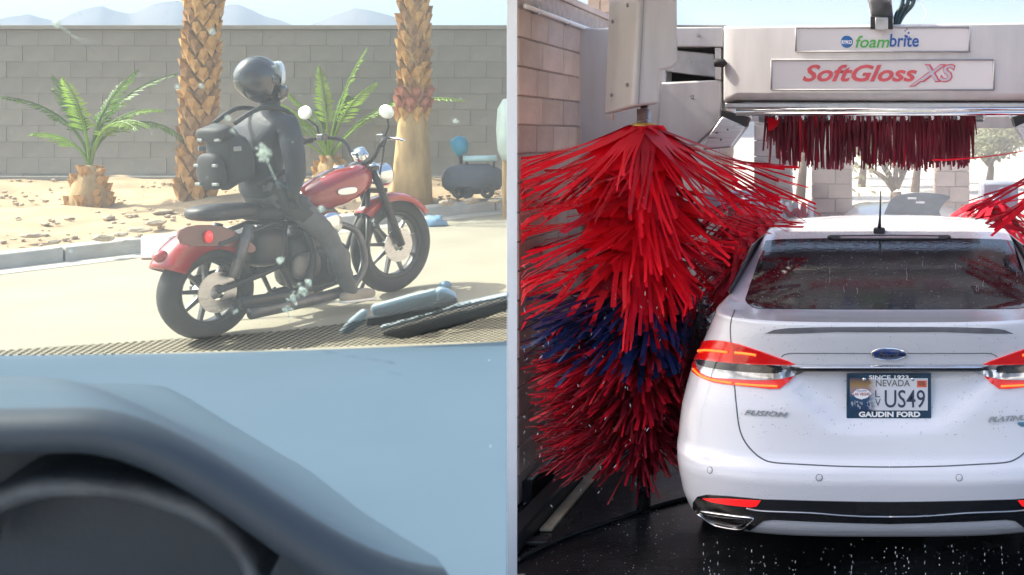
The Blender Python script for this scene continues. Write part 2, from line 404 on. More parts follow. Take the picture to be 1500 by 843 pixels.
text('lettering', 'RYKO', .1, m_white, gan, gl(1240.5, 62, .003), RX, UZ, bold=.002, width=15 * k, height=5.5 * k)
text('lettering', 'SoftGloss', .15, m_lred, gan, gl(1259.5, 107.5), RX, UZ, shear=.35, bold=.004, width=168 * k, height=25 * k)
text('lettering', 'XS', .15, m_lred, gan, gl(1372, 107.5), RX, UZ, shear=.3, bold=.007, width=56 * k, height=27 * k)
text('lettering', 'XS', .15, m_lgrey, gan, gl(1372, 107.5, .0015), RX, UZ, shear=.3, bold=.001, width=52 * k, height=23.5 * k)
xl = MB(); xl.prism([gl(x, y) for x, y in ((1331, 127.5), (1340, 127), (1368, 107), (1361, 105))], (0, 0, 0), (0, -.0012, 0)); xl.build('lettering', m_lred, gan)
xl = MB(); xl.prism([gl(x, y, .0014) for x, y in ((1334, 126), (1339, 125.5), (1366, 106.5), (1361.5, 106.5))], (0, 0, 0), (0, -.001, 0)); xl.build('lettering', m_lgrey, gan)
# underside rails
boxp('under_tray', 1062, 1698, 151, 158, GD + .06, GD + .5, m_alu, gan)
for y0, y1, D in ((158, 163, GD + .02), (164.5, 170, GD - .03)):
    pa, pb = P(1078, (y0 + y1) / 2, D), P(1690, (y0 + y1) / 2 + (-1), D)
    MB().tube([pa, pb], (y1 - y0) / 2 * D / F, 12).build('spray_pipe', m_chrome, gan, smooth=True)
for i in range(16):
    p = P(1100 + i * 38, 172, GD - .03); MB().lathe([(0.001, .012), (.009, .010), (.010, -.006), (.004, -.018), (.001, -.018)], p, n=8).build('spray_nozzle', m_steel, gan, smooth=True)
boxp('rear_beam', 1380, 1500, 170, 188, GD + 1.0, GD + 1.15, m_panel, gan)
boxp('rear_beam', 1085, 1140, 166, 178, GD + 1.0, GD + 1.15, m_panel, gan)
# left leg: tall panel, beams, arm plates
boxp('leg_panel', 846, 975, 41, 300, GD + .12, GD + .55, m_panel, gan, bevel=.012)
boxp('leg_foot', 868, 930, 300, 655, GD + .16, GD + .5, m_panel, gan, bevel=.012)
MB().box(((P(900, 0, GD).x), GD + .33, .03), (.42, .5, .06)).build('foot_plate', m_alu, gan, bevel=.005)
rl = 2 * VX
boxp('leg_panel', rl - 975, rl - 846, 41, 300, GD + .12, GD + .55, m_panel, gan, bevel=.012)
boxp('leg_foot', rl - 930, rl - 868, 300, 655, GD + .16, GD + .5, m_panel, gan, bevel=.012)
boxp('cross_tube', 970, 1059, 40, 69, GD + .08, GD + .3, m_panel, gan, bevel=.008)
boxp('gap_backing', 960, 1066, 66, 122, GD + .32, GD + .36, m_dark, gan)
pris([(962, 70), (1046, 79), (1050, 114), (968, 104)], GD + .14, .12, 'swing_arm', m_alu, gan)
boxp('stop_plate', 1047, 1056, 70, 117, GD + .09, GD + .3, m_panel, gan)
p = P(1053.5, 92.5, GD + .02); MB().lathe([(.001, -.03), (.022, -.03), (.026, -.02), (.026, .03), (.001, .05)], p, axis=(1, 0, 0), n=16).build('rubber_stop', m_rubber, gan, smooth=True)
pris([(968, 121), (1056, 117), (1058, 178), (1020, 214), (960, 214)], GD + .1, .2, 'knee_plate', m_panel, gan, bevel=.012)
for x, y in ((1023, 52), (1011, 91), (1014, 142), (988, 60)):
    MB().lathe([(.001, -.008), (.010, -.008), (.010, 0), (.013, 0), (.013, .004)], P(x, y, GD + (.08 if y < 70 else .138 if y < 110 else .1)), axis=(0, 1, 0), n=6).build('bolt', m_steel, gan)
for sgn in (0, 1):
    pts = [(1058, 171), (1092, 186), (1070, 216), (1030, 220), (1040, 196)]
    if sgn: pts = [(rl - x, y) for x, y in pts]
    pris(pts, GD - .02, .16, 'nozzle_box', m_steel, gan)
    pts = [(1056, 160), (1096, 172), (1092, 187), (1056, 172)]
    if sgn: pts = [(rl - x, y) for x, y in pts]
    pris(pts, GD + .01, .14, 'nozzle_cap', m_black, gan)
    for x, y in ((1050, 195), (1066, 190), (1056, 205)):
        x = rl - x if sgn else x
        MB().lathe([(.001, -.004), (.006, -.004), (.006, .004)], P(x, y, GD - .022), axis=(0, 1, 0), n=8).build('bolt', m_dark, gan)
# ceiling mast with hoses
mast = MB(); q = [P(1263, -40, GD - .12), P(1302, -40, GD - .12), P(1309, 27, GD + .1), P(1276, 27, GD + .1)]
mast.prism(q, (0, 0, 0), (0, .12, 0)); mast.build('mast', m_alu, gan, bevel=.004)
boxp('mast_bracket', 1275, 1308, 24, 43, GD - .02, GD + .1, m_black, gan)
boxp('mast_block', 1282, 1301, 26, 44, GD - .04, GD, m_alu, gan)
m_hose = M('dark green hose', (.012, .045, .055), .35, var=.2)
for dx, sp in ((0, 6), (5, 14), (11, 22)):
    MB().tube([P(x, y, GD + .15) for x, y in smooth_poly([(1311 + dx * .4, 37), (1313 + dx, 22), (1316 + sp, 4), (1314 + sp, -20), (1306, -60)], 5, False)], .013, 8).build('hose', m_hose, gan, smooth=True)
MB().tube([P(x, y, GD + .2) for x, y in smooth_poly([(1322, 7), (1335, 9), (1336, 2), (1326, -5)], 5, False)], .008, 8).build('hose', m_hose, gan, smooth=True)
MB().tube([P(x, y, GD + .2) for x, y in smooth_poly([(1349, 34), (1356, 20), (1352, 8), (1340, -4), (1325, -30)], 5, False)], .003, 6).build('cable', m_white, gan, smooth=True)
# ---- brush drive housing (yawed box with a stepped side cover)
hs = thing('brush_housing', 'tall light grey angled drive housing hanging over the red side brush', 'housing', (P(940, 0, 5.6).x, 5.6, 2.05))
def loft(front, back, nm, mat, par, bev=.01):
    n = len(front); m = MB(); m.add(front + back, [tuple(range(n)), tuple(range(2 * n - 1, n - 1, -1))] + [((i + 1) % n, i, i + n, (i + 1) % n + n) for i in range(n)]); return m.build(nm, mat, par, bevel=bev)
fa = [P(925, 156, 5.510), P(937, -30, 5.510), P(992, -30, 5.582), P(993, 92, 5.582), P(985, 100, 5.582), P(968, 104, 5.573), P(966, 152, 5.564)]
bk = [P(885, 169, 5.979), P(893, 0, 5.979) + Vector((0, 0, .12)), P(958, -30, 6.070), P(960, 92, 6.070), P(950, 100, 6.070), P(936, 104, 6.070), P(934, 158, 6.051)]
loft(fa, bk, 'casing', m_panel, hs, .014)
loft([P(934.4, 153, 5.510), P(944, -30, 5.510), P(946, -30, 5.514), P(936.4, 153, 5.514)], [P(934.4, 153, 5.537), P(944, -30, 5.537), P(946, -30, 5.537), P(936.4, 153, 5.537)], 'casing_seam', m_groove, hs, 0)
for x, y, D in ((895, 140, 5.83), (918, 125, 5.57), (897, 32, 5.84), (919, 8, 5.57)):
    MB().ell(P(x, y, D), (.008, .012, .012), nu=8, nv=6).build('screw', m_groove, hs)
MB().tube([P(944, 153, 5.735), P(944, 182, 5.600)], .022, 12).build('drive_shaft', m_steel, hs, smooth=True)
MB().tube([P(897, 168, 5.916), P(897, 176, 5.916)], .01, 8).build('drain_stub', m_block3, hs)
# ================================================================ BRUSHES
def mk_clamp(left):
    def fn(v):
        x, y, z = v
        z = max(z, .012 + .01 * abs(math.sin(x * 40 + y * 31)))
        lim = .975 if z < 1.05 else .975 - (z - 1.05) / .3 * .27 if z < 1.35 else .705 if z < 1.45 else 0
        if left:
            if z < 1.46: x = min(x, .036 - lim)
            x = max(x, XW + .012, -.3325 * y + .012)
            if y < 5.66: x = max(x, -.333 * y + .02)
        else:
            if z < 1.46: x = max(x, .036 + lim)
        return Vector((x, y, z))
    return fn
def ribbon(mb, path, wd, tang, clamp, twist=0.):
    rows = []
    n = len(path)
    for i, p in enumerate(path):
        t = (path[min(i + 1, n - 1)] - path[max(i - 1, 0)]).normalized()
        side = tang - t * tang.dot(t); side.normalize(); nr = t.cross(side)
        a = twist * i / (n - 1); sd = side * math.cos(a) + nr * math.sin(a)
        ww = wd[i] if isinstance(wd, list) else wd
        rows.append([clamp(p - sd * ww / 2), clamp(p + sd * ww / 2)])
    mb.grid(rows)
def spath(c, phi, r0, z0, ln, e0, droop, nseg, dphi=0., pw=1.):
    pts = []; r = r0; z = z0; ds = ln / nseg; a = phi; side = 0
    for i in range(nseg + 1):
        d = Vector((math.cos(a), math.sin(a), 0)); pts.append(Vector((c[0] + d.x * r, c[1] + d.y * r, z)))
        t = (i + .5) / nseg; e = e0 - droop * t ** pw
        r += ds * math.cos(e); z += ds * math.sin(e); a += dphi / nseg
    return pts
def strip_mesh(c, phi, r0, z0, ln, wdt, e0, droop, clamp, rr, split=0, nseg=8, pw=1., s0=.35):
    mb = MB(); tang = Vector((-math.sin(phi), math.cos(phi), 0))
    full = spath(c, phi, r0, z0, ln, e0, droop, nseg, rr.uniform(-.15, .15), pw)
    if not split:
        ribbon(mb, full, wdt, tang, clamp, rr.uniform(-.7, .7)); return mb
    ks = max(2, int(nseg * s0)); ribbon(mb, full[:ks + 1], wdt, tang, clamp)
    for k in range(split):
        off = (k - (split - 1) / 2) * wdt / split; dz = rr.uniform(-.06, .05); sw = rr.uniform(-.05, .05) + off * .35; l2 = rr.uniform(.8, 1.08)
        pts = []
        for i in range(ks, nseg + 1):
            t = (i - ks) / (nseg - ks); b = full[ks] + (full[i] - full[ks]) * l2
            pts.append(b + tang * (off + sw * t) + Vector((0, 0, dz * t * t)))
        ribbon(mb, pts, [wdt / split * (.92 if i == 0 else .68) for i in range(len(pts))], tang, clamp, rr.uniform(-1.1, 1.1))
    return mb
def make_brush(name, label, cx, cy, left, seed, zones, nmax=300):
    rr = random.Random(seed); clamp = mk_clamp(left)
    t = thing(name, label, 'brush', (cx, cy, 0))
    MB().tube([(cx, cy, 0), (cx, cy, 2.06)], .035, 14).build('shaft', m_steel, t, smooth=True)
    MB().lathe([(.03, 1.99), (.06, 1.985), (.065, 1.965), (.03, 1.96)], (cx, cy, 0), n=20).build('hub_plate', M('brass hub', (.5, .33, .08), .4, .6), t, smooth=True)
    MB().tube([(cx, cy, .20), (cx, cy, 1.93)], .075, 16).build('core', m_red2, t, smooth=True)
    n = 0; rest = MB(); mats = [m_red, m_redd, m_red2, m_blue]
    for z in zones:
        for i in range(z['n']):
            phi = 2 * math.pi * (i + rr.random()) / z['n'] * z.get('turn', 1)
            if 'phi' in z: phi = rr.uniform(*z['phi'])
            mb = strip_mesh((cx, cy), phi, z.get('r0', .07), rr.uniform(*z['z']), rr.uniform(*z['l']), rr.uniform(*z['w']), rr.uniform(*z['e']), rr.uniform(*z['d']), clamp, rr, z.get('split', 0), z.get('seg', 8), z.get('pw', 1.), z.get('s0', .35))
            mi = rr.choice(z['m'])
            if n < nmax and not z.get('stuff'):
                mb.build('strip', mats[mi], t, weld=False); n += 1
            else:
                rest.cur = mi; rest.add(mb.v, mb.f)
    if rest.f: tag(rest.build('bristles', mats, t, weld=False), kind='stuff')
    return t
FRONT = (-math.pi * .98, -.02)
zones = [
    dict(n=38, z=(1.945, 1.985), l=(.80, 1.0), w=(.075, .115), e=(-.70, -.34), d=(-.34, -.02), split=4, m=[0, 0, 0, 1], seg=10, s0=.36),
    dict(n=12, z=(1.965, 1.985), l=(.28, .36), w=(.12, .17), e=(-.80, -.6), d=(.2, .5), m=[0], seg=6, phi=FRONT),
    dict(n=20, z=(1.84, 1.92), l=(.80, .95), w=(.07, .10), e=(-.62, -.32), d=(-.30, .0), split=4, m=[0, 1], seg=10, s0=.42),
    dict(n=44, z=(1.46, 1.94), l=(.25, .36), w=(.16, .25), e=(-.85, -.5), d=(-.1, .5), m=[0, 0, 0, 1], seg=6, phi=(-2.5, -.65), r0=.12),
    dict(n=30, z=(1.58, 1.72), l=(.76, .92), w=(.07, .10), e=(-.50, -.15), d=(-.30, .05), split=4, m=[0, 0, 1], seg=10, s0=.42),
    dict(n=36, z=(1.36, 1.52), l=(.76, .95), w=(.07, .11), e=(-.48, -.12), d=(-.25, .1), split=4, m=[0, 0, 0, 1], seg=10, s0=.42),
    dict(n=34, z=(1.20, 1.36), l=(.64, .82), w=(.06, .09), e=(-.45, -.12), d=(-.2, .2), split=3, m=[0, 0, 1], seg=8, s0=.38),
    dict(n=34, z=(1.16, 1.48), l=(.50, .68), w=(.06, .095), e=(-.85, -.55), d=(.1, .5), split=2, m=[0], seg=8, phi=FRONT, s0=.5),
    dict(n=24, z=(.86, 1.02), l=(.5, .66), w=(.03, .05), e=(-.3, .0), d=(.0, .3), split=2, m=[3], seg=7),
    dict(n=420, z=(.80, 1.08), l=(.52, .70), w=(.014, .032), e=(-.35, .05), d=(.0, .4), m=[3], seg=6, stuff=1),
    dict(n=420, z=(.52, .84), l=(.52, .68), w=(.012, .026), e=(-.25, .12), d=(.1, .5), m=[1, 1, 2], seg=6, stuff=1),
    dict(n=2400, z=(.17, .76), l=(.42, .64), w=(.006, .015), e=(-.25, .30), d=(.0, .40), m=[2, 2, 2, 1], seg=5, stuff=1),
    dict(n=120, z=(.95, 1.85), l=(.2, .36), w=(.04, .07), e=(-.6, .1), d=(.1, .6), m=[1, 2], seg=5, stuff=1),
]
BD = 5.6; BX = P(943, 0, BD).x
for z in zones:
    z['z'] = tuple(1.92 - (1.92 - v) * .903 for v in z['z']); z['l'] = tuple(v * (.90 if z['z'][0] > 1.0 else .80) for v in z['l']); z['w'] = tuple(v * .93 for v in z['w'])
make_brush('side_brush', 'tall red and blue foam strip brush between block wall and white sedan', BX, BD, True, 11, zones)
zr = [dict(z, n=max(8, int(z['n'] * .45))) for z in zones]
make_brush('side_brush', 'red foam strip brush reaching in at the right side of the sedan', -BX + .02, BD, False, 5, zr, 120)
# ---- overhead brush
ob = thing('overhead_brush', 'dark red strip curtain brush hanging under the lettered gantry beam', 'brush', (0, 7.3, 2.0))
oy = 7.30
MB().tube([P(1112, 172, oy), P(1440, 172, oy)], .035, 12).build('roller', m_steel, ob, smooth=True)
n = 0; rest = MB(); rr = random.Random(3)
m_ored = M('worn maroon strip', (.22, .022, .042), .6, var=.4, scale=6, transl=.2)
for i in range(420):
    px = 1122 + 306 * (i + rr.random()) / 420
    if rr.random() < .10 and not (px < 1135): continue
    gap = noise.noise(Vector((px * .06, 2.2, 0)))
    ln = rr.uniform(.29, .37) * (1 - max(0, gap - .15) * 1.2) * (.65 if rr.random() < .12 else 1)
    if px > 1415 or px < 1140: ln *= rr.uniform(.35, .95)
    top = P(px, 170, oy + rr.uniform(-.07, .07)); sw = rr.uniform(-.02, .02); mb = MB(); wd = rr.uniform(.010, .02)
    mb.grid([[top + Vector((sw * t - wd / 2 * (1 - .3 * t), rr.uniform(-.008, .008), -ln * t)), top + Vector((sw * t + wd / 2 * (1 - .3 * t), rr.uniform(-.008, .008), -ln * t))] for t in (0, .33, .66, 1)])
    if n < 300: mb.build('strip', m_ored if rr.random() < .97 else m_redd, ob, weld=False); n += 1
    else: rest.add(mb.v, mb.f)
tag(rest.build('strips', m_ored, ob, weld=False), kind='stuff')
fl = MB(); fl.grid([[P(1124, 173, oy - .1), P(1142, 173, oy - .1)], [P(1125, 186, oy - .11), P(1139, 184, oy - .11)], [P(1125, 193, oy - .1), P(1133, 190, oy - .1)]]); fl.build('loose_flap', m_red, ob, weld=False)
# ================================================================ WHITE SEDAN
CX, CY = .036, 4.48
def paint(name, c, drops=True):
    m = bpy.data.materials.new(name); m.use_nodes = True; nt = m.node_tree; N = nt.nodes; L = nt.links; b = N['Principled BSDF']
    b.inputs['Base Color'].default_value = (*c, 1); b.inputs['Roughness'].default_value = .28; b.inputs['Coat Weight'].default_value = 1; b.inputs['Coat Roughness'].default_value = .04
    tc = N.new('ShaderNodeTexCoord'); vo = N.new('ShaderNodeTexVoronoi'); vo.inputs['Scale'].default_value = 75; L.new(tc.outputs['Object'], vo.inputs['Vector'])
    n1 = N.new('ShaderNodeTexNoise'); n1.inputs['Scale'].default_value = 9; L.new(tc.outputs['Object'], n1.inputs['Vector'])
    mr = N.new('ShaderNodeMapRange'); L.new(vo.outputs['Distance'], mr.inputs[0]); mr.inputs[1].default_value = .0; mr.inputs[2].default_value = .38; mr.inputs[3].default_value = 1; mr.inputs[4].default_value = 0
    m2 = N.new('ShaderNodeMapRange'); L.new(n1.outputs['Fac'], m2.inputs[0]); m2.inputs[1].default_value = .5; m2.inputs[2].default_value = .7
    mu = N.new('ShaderNodeMath'); mu.operation = 'MULTIPLY'; L.new(mr.outputs[0], mu.inputs[0]); L.new(m2.outputs[0], mu.inputs[1])
    bp = N.new('ShaderNodeBump'); bp.inputs['Strength'].default_value = .35; bp.inputs['Distance'].default_value = .004
    L.new(mu.outputs[0], bp.inputs['Height']); L.new(bp.outputs[0], b.inputs['Normal']); L.new(bp.outputs[0], b.inputs['Coat Normal'])
    return m
m_paint = paint('wet white paint', (.77, .77, .81))
m_glass = M('wet tinted rear glass', (.012, .013, .016), .05, var=.3, spec=.4, bump=.05, bscale=40)
m_tred = M('red lamp lens', (.55, .004, .004), .12, var=.05, coat=1, emit=(1, .02, .01), estr=.12)
m_tredd = M('dark red lamp lens', (.30, .004, .006), .12, var=.15, scale=30, coat=1, emit=(1, .01, .01), estr=.12)
m_led = M('lit lamp bar', (.9, .3, .05), .3, emit=(1, .10, .01), estr=.8)
m_clear = M('clear lamp lens', (.55, .56, .58), .1, .6, var=.45, scale=22, coat=1)
m_smoke = M('smoked lamp strip', (.03, .03, .033), .12, var=.3, coat=1)
m_gloss = M('gloss black', (.008, .009, .011), .08, var=.2, coat=1)
m_seam = M('panel gap', (.10, .12, .13), .6)
# nested plan loops: (yr, zr, w, zs, yf, zf, n, L)
rowsT = []
for z, yr, w_, yf in ((.20, .22, .82, 4.6), (.235, .13, .86, 4.7), (.25, .075, .89, 4.78), (.29, .04, .915, 4.82), (.36, .012, .935, 4.85), (.44, 0, .948, 4.86), (.50, -.008, .955, 4.86), (.545, .004, .958, 4.85), (.565, .022, .958, 4.85), (.585, .036, .957, 4.84), (.65, .05, .953, 4.82), (.72, .062, .944, 4.78), (.78, .070, .93, 4.70)):
    rowsT.append((yr, z, w_, z, yf, z, 3.2, .62))
for z, yr, w_, yf, zf in ((.84, .082, .915, 4.60, .80), (.90, .090, .895, 4.45, .83), (.955, .088, .868, 4.25, .86), (1.0, .078, .847, 4.05, .89), (1.05, .062, .823, 3.85, .91), (1.09, .050, .806, 3.7, .93), (1.12, .043, .793, 3.6, .94)):
    rowsT.append((yr, z, w_, z, yf, zf, 3.2, .62))
rowsT += [(.044, 1.138, .785, 1.138, 3.57, .95, 3.2, .58), (.060, 1.146, .779, 1.146, 3.54, .955, 3.3, .55), (.10, 1.142, .772, 1.152, 3.51, .96, 3.4, .5), (.28, 1.132, .762, 1.162, 3.48, .97, 3.8, .42), (.47, 1.127, .752, 1.172, 3.46, .975, 4.2, .36), (.50, 1.130, .748, 1.178, 3.45, .98, 4.4, .33)]
for i in range(1, 9):
    t = i / 8; rowsT.append((.50 + 1.02 * t, 1.130 + .238 * t - .012 * (t * t - t) * 0 + .016 * math.sin(math.pi * t), .748 - .066 * t, 1.178 + .202 * t, 3.45 - .85 * t, .98 + .40 * t, 4.4, .33 - .05 * t))
rowsT += [(1.56, 1.376, .674, 1.392, 2.56, 1.39, 4, .27), (1.66, 1.394, .63, 1.404, 2.5, 1.405, 3.6, .3), (1.82, 1.415, .50, 1.417, 2.42, 1.42, 3, .3), (2.0, 1.43, .32, 1.431, 2.32, 1.432, 2.6, .16), (2.14, 1.437, .10, 1.437, 2.22, 1.437, 2.2, .04)]
# resample rows
RR = []
for a_, b_ in zip(rowsT, rowsT[1:]):
    k_ = 3
    for i in range(k_): RR.append(tuple(p + (q - p) * i / k_ for p, q in zip(a_, b_)))
RR.append(rowsT[-1])
def sstep(a, b, x):
    t = min(1, max(0, (x - a) / (b - a))); return t * t * (3 - 2 * t)
def recess(x, z):                                       # plate bay in the boot lid
    ax = abs(x); bot = .70 + .24 * max(0, (ax - .16) / .30) ** 1.6
    return .030 * sstep(bot - .015, bot + .03, z) * (1 - sstep(.938, .956, z)) * (1 - sstep(.42, .52, ax))
QN = 34
def loop(r):
    yr, zr, w_, zs, yf, zf, n_, L_ = r; pts = []
    half = []
    for i in range(QN + 1):                             # rear centre -> corner
        th = math.pi / 2 * i / QN; s_, c_ = math.sin(th), math.cos(th)
        x = w_ * s_ ** (2 / n_); y = yr + L_ * (1 - max(0, c_) ** (2 / n_)); k_ = sstep(0, 1, i / QN)
        z = zr + (zs - zr) * k_; half.append((x, y, z))
    ym = yf - L_
    for i in range(1, 9):
        y = yr + L_ + (ym - yr - L_) * i / 9; half.append((w_, y, zs + (zf - zs) * sstep(.55, 1, i / 9) * .5))
    for i in range(12, -1, -1):
        th = math.pi / 2 * i / 12; s_, c_ = math.sin(th), math.cos(th)
        half.append((w_ * s_ ** (2 / n_), yf - L_ * (1 - max(0, c_) ** (2 / n_)), zf + (zs - zf) * .5 * sstep(.2, 1, i / 12)))
    out = [(x, y + recess(x, z) if y < .35 and z < 1.0 else y, z) for x, y, z in half]
    return out + [(-x, y, z) for x, y, z in out[-2:0:-1]]
car = thing('white_sedan', 'wet white four door sedan seen from behind in the wash bay', 'car', (CX, CY, 0))
CO = Vector((CX, CY, 0))
bmb = MB(); lr = [[Vector(p) + CO for p in loop(r)] for r in RR]; bmb.grid(lr, closed=True)
nlp = len(lr[0]); bmb.add(lr[-1], [tuple(range(nlp))]); bmb.add(lr[0], [tuple(range(nlp))])
bvh = BVHTree.FromPolygons([Vector(v) for v in bmb.v], bmb.f)
body = bmb.build('body', m_paint, car, smooth=True)
eye = Vector((0, 0, H))
def hit(px, py):
    d = (P(px, py, 1) - eye).normalized(); loc, nr, _, _ = bvh.ray_cast(eye, d)
    if loc is None:
        loc, nr, _, _ = bvh.find_nearest(P(px, py, 4.7))
    if nr.dot(d) > 0: nr = -nr
    return loc, nr
def patch(name, pts, mat, parent, off=.004, thick=.006, step=7., smooth=3, mirror=True, both=True):
    poly = smooth_poly(pts, smooth) if smooth > 1 else pts
    bm = bmesh.new(); vs = [bm.verts.new((x, y, 0)) for x, y in poly]
    es = [bm.edges.new((vs[i], vs[(i + 1) % len(vs)])) for i in range(len(vs))]
    bmesh.ops.triangle_fill(bm, edges=es, use_beauty=True)
    for _ in range(6):
        lg = [e for e in bm.edges if e.calc_length() > step]
        if not lg: break
        bmesh.ops.subdivide_edges(bm, edges=lg, cuts=1); bmesh.ops.triangulate(bm, faces=[f_ for f_ in bm.faces if len(f_.verts) > 3])
    bm.verts.index_update(); nv = len(bm.verts); top = []; botv = []
    for v in bm.verts:
        l_, n_ = hit(v.co.x, v.co.y); top.append(l_ + n_ * off); botv.append(l_ + n_ * (off - thick))
    fs = [tuple(v.index for v in f_.verts) for f_ in bm.faces]
    sk_ = [(e.verts[0].index, e.verts[1].index, e.verts[1].index + nv, e.verts[0].index + nv) for e in bm.edges if len(e.link_faces) == 1]
    bm.free(); out = []
    for sg in ((1, -1) if mirror and both else (1,)):
        m = MB(); vv = top + botv
        if sg < 0: vv = [Vector((2 * CX - v.x, v.y, v.z)) for v in vv]
        m.add(vv, fs + sk_); pr = parent
        if isinstance(parent, (list, tuple)): pr = parent[0 if sg > 0 else 1]
        out.append(m.build(name, mat, pr, smooth=rad(35)))
    return out
def line(name, pts, r, mat, parent, off=0., smooth=6, mirror=True, closed=False):
    pp = smooth_poly(pts, smooth, closed) if smooth > 1 else pts
    if closed: pp = pp + [pp[0]]
    q = [hit(x, y) for x, y in pp]; q = [l_ + n_ * off for l_, n_ in q]
    out = [MB().tube(q, r, 6).build(name, mat, parent[0] if isinstance(parent, (list, tuple)) else parent, smooth=True)]
    if mirror: out.append(MB().tube([Vector((2 * CX - v.x, v.y, v.z)) for v in q], r, 6).build(name, mat, parent[1] if isinstance(parent, (list, tuple)) else parent, smooth=True))
    return out
Z7 = lambda x, y: (980 + x / 2.858, 440 + y / 2.858)
Z8 = lambda x, y: (980 + x / 2.885, 640 + y / 2.885)
def z7(*p): return [Z7(*q) for q in p]
def z8(*p): return [Z8(*q) for q in p]
CPX = 1302.5
# rear window
win = [(1094, 432), (1092, 441), (1099, 448), (1112, 452.5), (1180, 453.5), (CPX, 454), (2 * CPX - 1180, 453.5), (2 * CPX - 1112, 452.5), (2 * CPX - 1099, 448), (2 * CPX - 1092, 441), (2 * CPX - 1094, 432), (2 * CPX - 1110, 385), (2 * CPX - 1121, 357), (2 * CPX - 1126, 353), (2 * CPX - 1170, 350.5), (CPX, 349.5), (1170, 350.5), (1126, 353), (1121, 357), (1110, 385)]
rw = patch('rear_window', win, m_glass, car, .003, .008, 9, 2, mirror=False)[0]
patch('brake_lamp_bar', [(1212, 349), (1216, 347), (CPX, 346.5), (2 * CPX - 1216, 347), (2 * CPX - 1212, 349), (2 * CPX - 1220, 352.5), (CPX, 352.5), (1220, 352.5)], m_black, car, .010, .016, 9, 1, mirror=False)
patch('brake_lamp_lens', [(1230, 350), (CPX, 349.3), (2 * CPX - 1230, 350), (2 * CPX - 1231, 352), (CPX, 351.8), (1231, 352)], M('pale lamp lens', (.5, .42, .45), .15, coat=1), car, .013, .01, 9, 1, mirror=False)
rb_ = random.Random(77); wb_ = MB()
def inwin(x, y):
    t_ = (y - 352) / 95; hw = 178 + 26 * t_; return abs(x - CPX) < hw - 4
for i in range(1300):
    x, y = rb_.uniform(1094, 1500), rb_.uniform(354, 451)
    if y > 395 and rb_.random() < .55: continue
    if not inwin(x, y): continue
    l_, n_ = hit(x, y); s_ = rb_.uniform(.0006, .0019) * (1 if rb_.random() < .9 else 1.7); wb_.ell(l_ + n_ * .0035, (s_, s_ * 1.2, s_ * .7), nu=6, nv=4)
for i in range(14):
    x, y = rb_.uniform(1110, 1495), rb_.uniform(375, 440); q = [hit(x + rb_.uniform(-.8, .8), y + k_ * 3) for k_ in range(4)]; wb_.tube([l_ + n_ * .0036 for l_, n_ in q], .0009, 5)
for i in range(900):
    x, y = rb_.uniform(1130, 1485), rb_.uniform(320, 347); l_, n_ = hit(x, y)
    if l_.z < 1.3: continue
    s_ = rb_.uniform(.001, .003); wb_.ell(l_, (s_, s_ * 1.1, s_ * .7), nu=6, nv=4)
for i in range(500):
    x, y = rb_.uniform(1080, 1498), rb_.uniform(456, 640); l_, n_ = hit(x, y); s_ = rb_.uniform(.0006, .002); wb_.ell(l_ + n_ * .0005, (s_, s_, s_ * 1.5), nu=6, nv=4)
tag(wb_.build('water_beads', M('water bead', (.80, .84, .88), .03, var=.02, trans=.5), car, smooth=True), kind='stuff')
# tail lamps
tl = patch('tail_lamp', z7((86, 262), (92, 215), (118, 184), (170, 169), (235, 171), (300, 186), (380, 212), (460, 241), (528, 268), (535, 300), (515, 326), (462, 371), (370, 366), (270, 356), (190, 346), (120, 316), (92, 288)), m_tred, car, .006, .012, 6, 2)
patch('clear_lens', z7((118, 250), (180, 256), (270, 264), (400, 268), (528, 270), (578, 284), (566, 299), (520, 318), (470, 330), (380, 334), (280, 330), (190, 324), (140, 304), (122, 276)), m_clear, tl, .010, .008, 6, 2)
patch('smoked_strip', z7((119, 252), (180, 256), (270, 264), (400, 268), (470, 272), (470, 300), (400, 304), (270, 296), (160, 282), (128, 268)), m_smoke, tl, .012, .006, 6, 2)
patch('upper_lens', z7((272, 182), (330, 198), (420, 226), (500, 258), (480, 262), (380, 262), (272, 258)), m_tredd, tl, .0085, .006, 6, 1)
for pts in (((130, 216), (165, 211), (250, 217)), ((282, 218), (320, 220), (368, 228))): line('light_bar', z7(*pts), .0055, m_led, tl, .010)
for pts in (((108, 290), (140, 318), (190, 335), (268, 347)), ((282, 350), (370, 356), (456, 360)), ): line('light_bar', z7(*pts), .0045, m_led, tl, .009)
